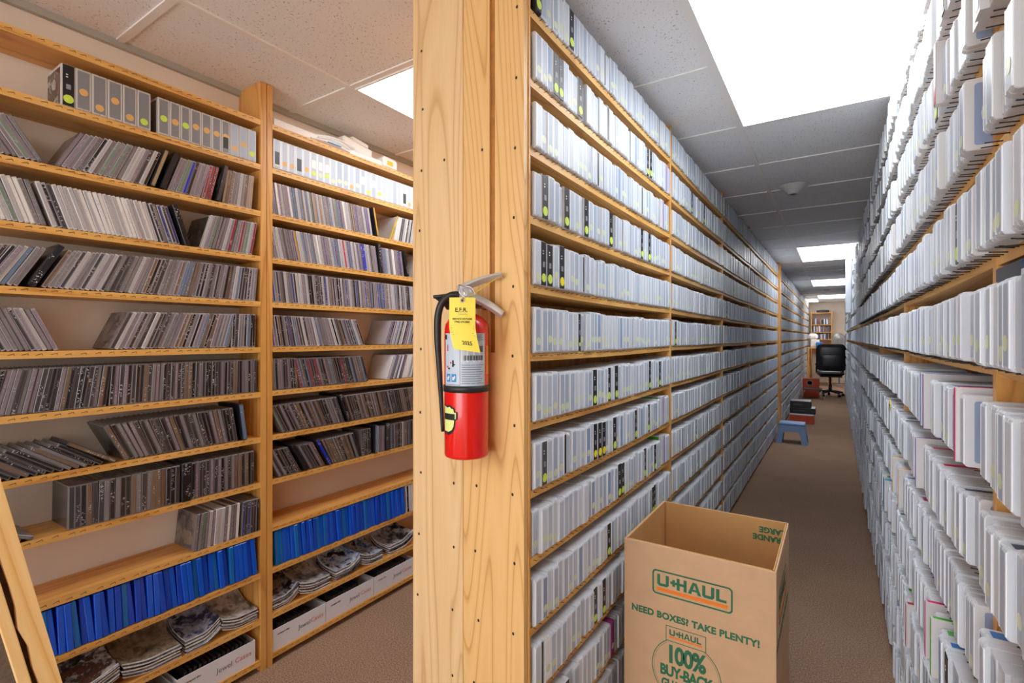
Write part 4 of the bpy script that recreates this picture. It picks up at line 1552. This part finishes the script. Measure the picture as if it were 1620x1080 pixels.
# yellow service tag wired to the valve
tg = tag(empty('service_tag', (EX[0], EX[1], 0)), 'yellow dated service tag hanging from the fire extinguisher valve', 'tag')


def tag_point(u, v):
    """u across (0..1), v down (0..1)"""
    w = .062
    side = HX * ((u - .5) * w + (.018 * max(0, v - .55) ** 1.3) * 2.0 - .004)
    out = Vector((math.sin(THETA), -math.cos(THETA), 0)) * (.063 + .010 * v + .016 * max(0, v - .55) + .003 * math.sin(u * 3))
    return side + out + Vector((0, 0, 1.374 - .122 * v - .014 * u * max(0, v - .4)))


nu, nv = 6, 14
v = [tag_point(i / nu, j / nv) for j in range(nv + 1) for i in range(nu + 1)]
v2 = [p + Vector((math.sin(THETA), -math.cos(THETA), 0)) * -.0004 for p in v]
f = [(j * (nu + 1) + i, (j + 1) * (nu + 1) + i, (j + 1) * (nu + 1) + i + 1, j * (nu + 1) + i + 1) for j in range(nv) for i in range(nu)]
N = len(v)
f += [tuple(N + q for q in a[::-1]) for a in f]
MB().add([tuple(p) for p in v + v2], f, 'tag_yellow', True).build('tag_sheet', tg)


def on_tag(me, name, u, vv, bend=True):
    outn = Vector((math.sin(THETA), -math.cos(THETA), 0))
    for vert in me.vertices:
        x, y_, zz = vert.co
        p = tag_point(u + x / .062, vv - y_ / .122) + outn * (.0005 + zz)
        vert.co = p
    place(me, name, tg)


for body, sz, u, vv, mt in (('E.F.R.', .0135, .46, .245, 'print_black'), ('SERVICE HOTLINE', .0058, .5, .42, 'print_black'), ('(708) 479-5885', .0058, .5, .475, 'print_black'), ('2025', .012, .58, .86, 'print_black')):
    on_tag(text_mesh(body, sz, mt, .0001, .0001 if sz < .01 else .0002), 'lettering', u, vv)
ln = MB()
for vv, a, b_, mt in ((.30, .3, .7, 'print_grey'), (.33, .36, .7, 'print_grey'), (.36, .25, .75, 'tint_yellow'), (.52, .22, .8, 'tint_yellow'), (.55, .06, .95, 'print_grey'), (.59, .06, .95, 'print_grey'), (.63, .06, .95, 'tint_yellow'), (.67, .06, .9, 'print_grey'), (.71, .08, .95, 'print_grey')):
    outn = Vector((math.sin(THETA), -math.cos(THETA), 0)) * .0005
    q = [tag_point(a, vv) + outn, tag_point(b_, vv) + outn, tag_point(b_, vv + .006) + outn, tag_point(a, vv + .006) + outn]
    ln.add([tuple(p) for p in q], [(0, 3, 2, 1)], mt)
ln.build('ruled_line', tg)
c0 = tag_point(.5, .06)
outn = Vector((math.sin(THETA), -math.cos(THETA), 0))
ring = [c0 + outn * .0007 + HX * (.0058 * math.cos(a)) + Vector((0, 0, .0058 * math.sin(a))) for a in [i * math.pi / 8 for i in range(16)]]
hole = [c0 + outn * .0011 + HX * (.0028 * math.cos(a)) + Vector((0, 0, .0028 * math.sin(a))) for a in [i * math.pi / 8 for i in range(16)]]
MB().add([tuple(p) for p in ring], [tuple(range(16))], 'insert_paper_tan').add([tuple(p) for p in hole], [tuple(range(16))], 'print_black').build('eyelet', tg)
MB().tube([c0 + outn * .0015, c0 + Vector((.004, .0, .02)) + outn * .002, Vector((.008, -.026, 1.398)), Vector((.016, -.024, 1.388)), c0 + outn * .002 + Vector((.004, 0, .004))], .0009, 'chrome', 6).build('tie_wire', tg)

# ---------------------------------------------------------------- moving carton
BX = (-.3655, 1.8185, 0)
W = .2245
carton = tag(empty('moving_carton', BX), 'large open cardboard moving box printed green and orange, on the carpet', 'box')
BH = .612
cb = MB()
for lo, hi in (((-W, -W, .0005), (W, W, .006)), ((-W, -W, .006), (W, -W + .005, BH)), ((-W, W - .005, .006), (W, W, BH)), ((-W, -W + .005, .006), (-W + .005, W - .005, BH)), ((W - .005, -W + .005, .006), (W, W - .005, BH))):
    cb.cham(lo, hi, .0008, 'kraft_outside')
cb.build('carton_body', carton)
for (lo, hi) in (((-W + .012, W - .0095, BH - .23), (W - .012, W - .0055, BH + .001)), ((-W + .012, -W + .0055, BH - .23), (W - .012, -W + .0095, BH + .001)),
                 ((-W + .0055, -W + .012, BH - .23), (-W + .0095, W - .012, BH + .001)), ((W - .0095, -W + .012, BH - .23), (W - .0055, W - .012, BH + .001))):
    MB().cham(lo, hi, .0006, 'kraft_inside').build('tucked_flap', carton)


def stroke(m, pts, w, mat, x0, z0, sx, sz, y=-.0003, axis='y', th=.0002):
    for (xa, za, xb, zb) in pts:
        m.box((x0 + xa * sx, y - th, z0 + za * sz), (x0 + xb * sx, y, z0 + zb * sz), mat)


def uhaul_logo(name, parent, x0, z0, w, h, loc, rot, frame=True, tilt=0):
    """Rounded frame, block letters U-HAUL with the H carrying the dash, orange bar below. Built in the x-z plane, facing -y."""
    m = MB()
    lw = .055 * h if frame else 0
    if frame:
        o = rounded(0, 0, w, h, .16 * h, 5)
        i_ = rounded(.05 * h * 1.3, .05 * h * 1.3, w - .05 * h * 1.3, h - .05 * h * 1.3, .11 * h, 5)
        n = len(o)
        v = [(p[0], -.0004, p[1]) for p in o] + [(p[0], -.0004, p[1]) for p in i_]
        m.add(v, [(a, (a + 1) % n, n + (a + 1) % n, n + a) for a in range(n)], 'ink_green')
    # letters in a box [0..1] high
    lx, lz, lh = w * .065, h * .36, h * .47
    u = lh / 5.0
    k = w * .87 / (27.6 * u)
    def L(poly):
        m.add([(lx + px * u * k, -.0005, lz + pz * u) for px, pz in poly], [tuple(range(len(poly)))], 'ink_green')
    rect = lambda a, b_, c, d: L([(a, b_), (c, b_), (c, d), (a, d)])
    # U
    rect(0, 1.2, 1.25, 5); rect(3.6, 1.2, 4.85, 5); L([(0, 1.2), (0, .8), (.8, 0), (4.05, 0), (4.85, .8), (4.85, 1.2)])
    # dash and H
    rect(5.5, 2.0, 8.1, 3.1); rect(6.3, 3.1, 7.4, 4.0); rect(6.3, 1.1, 7.4, 2.0); rect(8.1, 0, 9.35, 5); rect(9.35, 2.0, 10.9, 3.1); rect(10.9, 0, 12.15, 5)
    # A
    L([(12.6, 0), (13.95, 0), (15.22, 4.0), (15.22, 5), (14.45, 5)]); L([(16.5, 0), (17.85, 0), (16.0, 5), (15.22, 5), (15.22, 4.0)]); L([(14.35, 1.2), (16.1, 1.2), (15.85, 2.1), (14.6, 2.1)])
    # U
    rect(18.2, 1.2, 19.45, 5); rect(21.6, 1.2, 22.85, 5); L([(18.2, 1.2), (18.2, .8), (19.0, 0), (22.05, 0), (22.85, .8), (22.85, 1.2)])
    # L
    rect(23.5, 0, 24.75, 5); rect(24.75, 0, 27.4, 1.1)
    m.box((w * .055, -.0005, h * .15), (w * .945, -.0001, h * .29), 'ink_orange')
    o = m.build(name, parent, loc, rot)
    return o


yf = -W - .0002
uhaul_logo('printed_logo', carton, 0, 0, .240, .078, (-.130, yf, .4575), (0, 0, 0))
me = text_mesh('NEED BOXES? TAKE PLENTY!', .0285, 'ink_green', .0001, .0013, spacing=1.04)
place(me, 'printed_slogan', carton, (-.008, yf - .0002, .392), (R(90), 0, 0))
uhaul_logo('printed_seal_name', carton, 0, 0, .112, .040, (-.083, yf, .3235), (0, 0, 0), frame=False)
seal = MB()
n = 48
for r0, r1 in ((.1055, .103), (.0995, .0985)):
    v = []
    for i in range(n + 1):
        a = R(122) + R(296) * i / n
        v += [(-.026 + r0 * math.cos(a), yf - .0002, .232 + r0 * math.sin(a)), (-.026 + r1 * math.cos(a), yf - .0002, .232 + r1 * math.sin(a))]
    seal.add(v, [(2 * i, 2 * i + 2, 2 * i + 3, 2 * i + 1)[::-1] for i in range(n)], 'ink_green')
for x0, x1, z0_, z1_ in ((-.087, .035, .3645, .3665), (-.087, -.085, .32, .3665), (.033, .035, .32, .3665), (-.087, .035, .3185, .3205)):
    seal.box((x0, yf - .0004, z0_), (x1, yf - .0001, z1_), 'ink_green')
seal.build('printed_seal_ring', carton)
for body, sz, z, off_ in (('100%', .076, .276, .003), ('BUY-BACK', .046, .222, .0019), ('GUARANTEE', .036, .182, .0014)):
    me = text_mesh(body, sz, 'ink_green', .0001, off_, spacing=.9)
    o = place(me, 'printed_seal_text', carton, (-.026, yf - .0003, z), (R(90), 0, 0))
    o.scale = (.78, 1, 1)
uhaul_logo('printed_side_logo', carton, 0, 0, .24, .105, (W + .0002, -.15, .42), (0, 0, R(90)))
me = text_mesh('NEED BOXES? TAKE PLENTY!', .0285, 'ink_green', .0001, .0013, spacing=1.04)
place(me, 'printed_side_slogan', carton, (W + .0004, -.03, .38), (R(90), 0, R(90)))
for body, z in (('LARGE', .575), ('GRANDE', .546)):
    me = text_mesh(body, .028, 'ink_green', .0001, .0014)
    place(me, 'printed_size', carton, (.172 if body == 'LARGE' else .165, W - .0099, z), (R(90), R(180), 0))

# ---------------------------------------------------------------- things down the aisle
# blue step stool
st = tag(empty('step_stool', (-.443, 6.95, 0)), 'blue plastic step stool on the carpet halfway down the aisle', 'stool')
hs, ws, ds, tp = .245, .165, .13, .13
top = MB()
top.cham((-tp - .008, -.105, hs - .03), (tp + .008, .105, hs), .008, 'stool_blue')
top.build('step_top', st)
for sy in (-1, 1):
    arch = [(-ws, 0), (-tp, hs - .03), (tp, hs - .03), (ws, 0), (ws - .062, 0), (ws - .075, .115), (ws - .10, .145), (-ws + .10, .145), (-ws + .075, .115), (-ws + .062, 0)]
    m = MB()
    v0 = [(x, sy * (.105 + (hs - z) * .1) - .004, z) for x, z in arch]
    v1 = [(x, sy * (.105 + (hs - z) * .1) + .004, z) for x, z in arch]
    nn = len(arch)
    quads = [(0, 1, 8, 9), (1, 2, 7, 8), (2, 5, 6, 7), (2, 3, 4, 5)]
    m.add(v0 + v1, [q for q in quads] + [tuple(nn + a for a in q[::-1]) for q in quads] + [(i, nn + i, nn + (i + 1) % nn, (i + 1) % nn) for i in range(nn)], 'stool_blue')
    m.build('side_panel', st)
for sx in (-1, 1):
    m = MB()
    v = []
    for y_, z in ((-.13, 0), (-.105, hs - .03), (.105, hs - .03), (.13, 0), (.075, 0), (.06, .12), (-.06, .12), (-.075, 0)):
        xx = sx * (tp + (ws - tp) * (1 - z / (hs - .03)))
        v += [(xx - .003, y_, z), (xx + .003, y_, z)]
    fs = []
    for q in ((0, 1, 6, 7), (1, 2, 5, 6), (2, 3, 4, 5)):
        fs.append(tuple(2 * a for a in q))
        fs.append(tuple(2 * a + 1 for a in q[::-1]))
    for i in range(8):
        j = (i + 1) % 8
        fs.append((2 * i, 2 * i + 1, 2 * j + 1, 2 * j))
    m.add(v, fs, 'stool_blue')
    m.build('end_panel', st)

# players stacked on a red carton
cr = tag(MB().cham((-.155, -.16, .001), (.155, .16, .135), .004, 'crate_red').build('red_carton', None, (-.425, 8.70, 0)), 'red carton on the carpet under the stacked players', 'box')
MB().cham((-.157, -.162, .118), (.157, .162, .138), .003, 'white_card').build('carton_lid', cr)
for i, (w, hh, z, dx, lab) in enumerate(((.165, .085, .1385, .01, 'black video player resting on the red carton, lower of two'), (.135, .10, .2240, -.015, 'black video player with silver lid on top of the stack'))):
    o = tag(MB().cham((-w, -.14, 0), (w, .14, hh), .006, 'device_black').build('video_player', None, (-.425 + dx, 8.70, z)), lab, 'video player', 'players stacked on the red carton')
    MB().cham((-w + .004, -.136, hh - .001), (w - .004, .136, hh + .001), .0008, 'device_silver').build('lid_panel', o)
    MB().box((-w * .7, -.1415, hh * .45), (w * .2, -.1395, hh * .6), 'tape_grey').build('front_slot', o)

# chrome-legged low stool, orange carton, office chair
ms = tag(empty('metal_stool', (-.395, 12.05, 0)), 'low grey stool on chrome legs in front of the orange carton', 'stool')
MB().cham((-.165, -.12, .195), (.165, .12, .22), .006, 'tape_grey').build('seat', ms)
for sx in (-1, 1):
    for sy in (-1, 1):
        MB().tube([(sx * .135, sy * .09, .20), (sx * .15, sy * .105, .17), (sx * .175, sy * .125, 0)], .009, 'chrome', 8).build('leg', ms)
oc = tag(MB().cham((-.15, -.12, .001), (.15, .12, .40), .004, 'crate_orange').build('orange_carton', None, (-.44, 12.40, 0)), 'dark orange carton on the carpet behind the metal stool', 'box')
MB().lathe([(.055, 0), (.055, .0006), (.042, .0006), (.042, 0)], 'label_grey', 32, Matrix.Translation((-.02, -.1205, .31)) @ Matrix.Rotation(R(90), 4, 'X')).build('ring_print', oc)

ch = tag(empty('office_chair', (-.10, 12.85, 0), (0, 0, R(6))), 'black leather office chair seen from behind at the far end', 'office chair')
for k in range(5):
    a = R(90 + 72 * k)
    e = (.25 * math.cos(a), .25 * math.sin(a))
    lg = MB().tube([(0, 0, .115), (e[0] * .5, e[1] * .5, .10), (e[0], e[1], .075)], [.03, .024, .018], 'chair_plastic', 10).build('base_leg', ch)
    MB().lathe([(.02, -.024), (.028, -.02), (.028, .02), (.02, .024)], 'chair_plastic', 16, Matrix.Translation((e[0], e[1], .0285)) @ Matrix.Rotation(a, 4, 'Z') @ Matrix.Rotation(R(90), 4, 'X')).build('caster', lg)
MB().lathe([(.032, .09), (.032, .25), (.02, .25), (.02, .43)], 'chair_plastic', 20).build('gas_column', ch)


def cushion(w, h, t, mat, bulge=.02, n=12, r=.08):
    """Padded panel in the x-z plane, rounded corners, swollen on both faces."""
    m = MB()
    v = []
    for s in (-1, 1):
        for j in range(n + 1):
            for i in range(n + 1):
                u, q = 2 * i / n - 1, 2 * j / n - 1
                f_ = max(abs(u), abs(q))
                l = (abs(u) ** 6 + abs(q) ** 6) ** (1 / 6) or 1
                k = f_ / l if l else 1
                v.append((u * k * w / 2, s * (t / 2 * (1 - f_ ** 6) ** .5 + bulge * (1 - u * u) * (1 - q * q)), q * k * h / 2))
    N_ = (n + 1) ** 2
    f = []
    for j in range(n):
        for i in range(n):
            a = j * (n + 1) + i
            q = (a, a + 1, a + n + 2, a + n + 1)
            f.append(q)
            f.append(tuple(N_ + x for x in q[::-1]))
    return m.add(v, f, mat, True)


cushion(.56, .58, .08, 'leather_black', .02).build('backrest', ch, (0, -.20, .84), (R(-7), 0, 0))
cushion(.44, .34, .05, 'leather_black', .025).build('back_pad', ch, (0, -.245, .77), (R(-7), 0, 0))
cushion(.52, .52, .10, 'leather_black', .02).build('seat', ch, (0, .06, .49), (R(90), 0, 0))
MB().cham((-.20, -.22, .42), (.20, .18, .445), .008, 'chair_plastic').build('seat_plate', ch)
for sx in (-1, 1):
    MB().tube([(sx * .21, .1, .47), (sx * .245, .1, .50), (sx * .25, .08, .62), (sx * .245, .0, .66)], .017, 'chair_plastic', 10).build('arm_post', ch)
    cushion(.07, .26, .05, 'leather_black', .008).build('armrest', ch, (sx * .245, -.02, .68), (R(90), 0, 0))

# tall shelf with books on the end wall
bk = tag(empty('book_rack', (-.33, 16.42, 0)), 'wooden book rack against the far end wall', 'shelving')
for x in (-.24, .24):
    MB().box((x - .012, -.15, 0), (x + .012, .15, 2.02), 'oiled_pine_z').build('upright', bk)
RZ = [2.0, 1.66, 1.46, 1.24, 1.02]
for z in [1.96, 1.63, 1.42, 1.22, .98]:
    MB().box((-.228, -.15, z - .02), (.228, .15, z), 'oiled_pine_x').build('shelf', bk)
rk = random.Random(2)
for ri, z in enumerate((1.63, 1.42, 1.22)):
    x = -.5
    i = 0
    while x < -.12:
        t = rk.uniform(.02, .036)
        i += 1
        hb = rk.uniform(.13, .17)
        mt = rk.choice(['book_mix', 'spine_black', 'spine_red', 'spine_tan', 'paper_white', 'spine_blue', 'spine_brown'])
        if rk.random() < .82:
            o = tag(MB().cham((-t / 2, -.09, 0), (t / 2, .09, hb), .002, mt).build('book', None, (x + t / 2 - .04, 16.36, z + .0005)), f"book, {ordinal(i)} along the {['upper', 'middle', 'lower'][ri]} shelf of the end wall rack", 'book', 'books on the end wall rack')
        x += t + .001
o = tag(MB().cham((-.15, -.1, 0), (.15, .1, .07), .02, 'device_black').build('black_bag', None, (-.30, 16.36, 1.9605)), 'black bag on top of the end wall book rack', 'bag')
# desk with clutter
dk = tag(empty('work_desk', (-.40, 15.55, 0)), 'wooden desk with paper clutter behind the office chair', 'desk')
MB().cham((-.22, -.35, .98), (.28, .35, 1.01), .003, 'oiled_pine_x').build('desk_top', dk)
for sx in (-.2, .26):
    for sy in (-.32, .32):
        MB().box((sx - .02, sy - .02, 0), (sx + .02, sy + .02, .98), 'oiled_pine_z').build('leg', dk)
for i, (x, y_, w, hh, mt, lab, cat, nm) in enumerate(((-.46, 15.45, .10, .20, 'white_foam', 'white paper bundle stacked on the far desk', 'bundle', 'paper_bundle'), (-.36, 15.35, .07, .14, 'tint_blue', 'blue packet standing on the far desk', 'packet', 'blue_packet'),
                                              (-.24, 15.40, .10, .06, 'paper_white', 'low white paper pile on the far desk', 'paper', 'paper_sheaf'))):
    tag(MB().cham((-w, -.1, 0), (w, .1, hh), .015, mt).build(nm, None, (x, y_, 1.0105)), lab, cat)
tag(MB().cham((-.11, -.1, 0), (.11, .1, .16), .05, 'white_foam').build('white_bag', None, (-.50, 15.45, 1.212)), 'white plastic bag on the paper bundle at the far desk', 'bag')
# fan
fn = tag(empty('desk_fan', (.08, 15.9, 0)), 'round grey fan on a stand beside the far desk', 'fan')
fan_m = MB()
for r0 in (.06, .11, .16):
    fan_m.tube([(r0 * math.cos(a), -.05 + .02 * (.16 - r0) / .16, r0 * 1.35 * math.sin(a)) for a in [2 * math.pi * i / 24 for i in range(25)]], .004, 'device_silver', 5, False)
for i in range(16):
    a = 2 * math.pi * i / 16
    fan_m.tube([(.02 * math.cos(a), -.06, .02 * math.sin(a)), (.16 * math.cos(a), -.04, .216 * math.sin(a))], .0025, 'device_silver', 5)
fan_m.build('grille', fn, (0, 0, 1.17))
MB().lathe([(.05, 0), (.16, .03), (.165, .05), (.10, .09)], 'device_silver', 28, Matrix.Translation((0, 0, 1.17)) @ Matrix.Rotation(R(-90), 4, 'X') @ Matrix.Scale(1.35, 4, (0, 1, 0))).build('housing', fn)
MB().tube([(0, .03, 0.02), (0, .03, .97)], .018, 'device_silver', 10).build('pole', fn)
MB().lathe([(.15, 0), (.15, .015), (.03, .03)], 'device_silver', 24).build('base', fn)

# smoke detector
sd = tag(empty('smoke_detector', (-.228, 3.67, CEIL)), 'round white smoke detector on the ceiling above the aisle', 'smoke detector')
MB().lathe([(.030, -.062), (.034, -.058), (.038, -.05), (.050, -.04), (.075, -.018), (.083, -.010), (.083, -.006)], 'detector_white', 40).build('detector_body', sd)
MB().lathe([(.018, -.064), (.018, -.060), (.016, -.0585)], 'tape_grey', 20).build('sensor', sd)
tag(MB().lathe([(.03, -.03), (.05, -.015), (.055, -.006)], 'detector_white', 28).build('smoke_detector', None, (-.15, 12.1, CEIL)), 'small far smoke detector between the last two ceiling panels', 'smoke detector')
# clear sleeves hung at the far part of the aisle
tag(MB().cham((-.03, -.09, 0), (.03, .09, .62), .012, 'frost_clear').build('clear_sleeve_pack', None, (.125, 6.9, 1.55)), 'tall clear plastic sleeve pack hanging from the aisle shelves, far along', 'sleeve pack')
o = tag(MB().cham((-.07, -.066, 0), (.07, .066, .022), .002, 'insert_navy').build('slate_case', None, (.278, .99, 1.3635)), 'dark slate disc case lying flat over the frosted cases at the near upright', 'disc case')
MB().box((-.0705, -.06, .003), (-.0698, .06, .019), 'tape_grey').build('spine_label', o)
o = tag(MB().lathe([(.021, 0), (.021, .0015)], 'sticker_yellow', 24, Matrix.Rotation(R(-90), 4, 'Y')).build('yellow_tag', None, (.1705, 2.315, 1.028)), 'round yellow paper tag hanging at the second upright of the aisle shelves', 'tag')
MB().box((-.0026, -.012, -.002), (-.0014, .012, .003), 'print_black').build('tag_print', o)
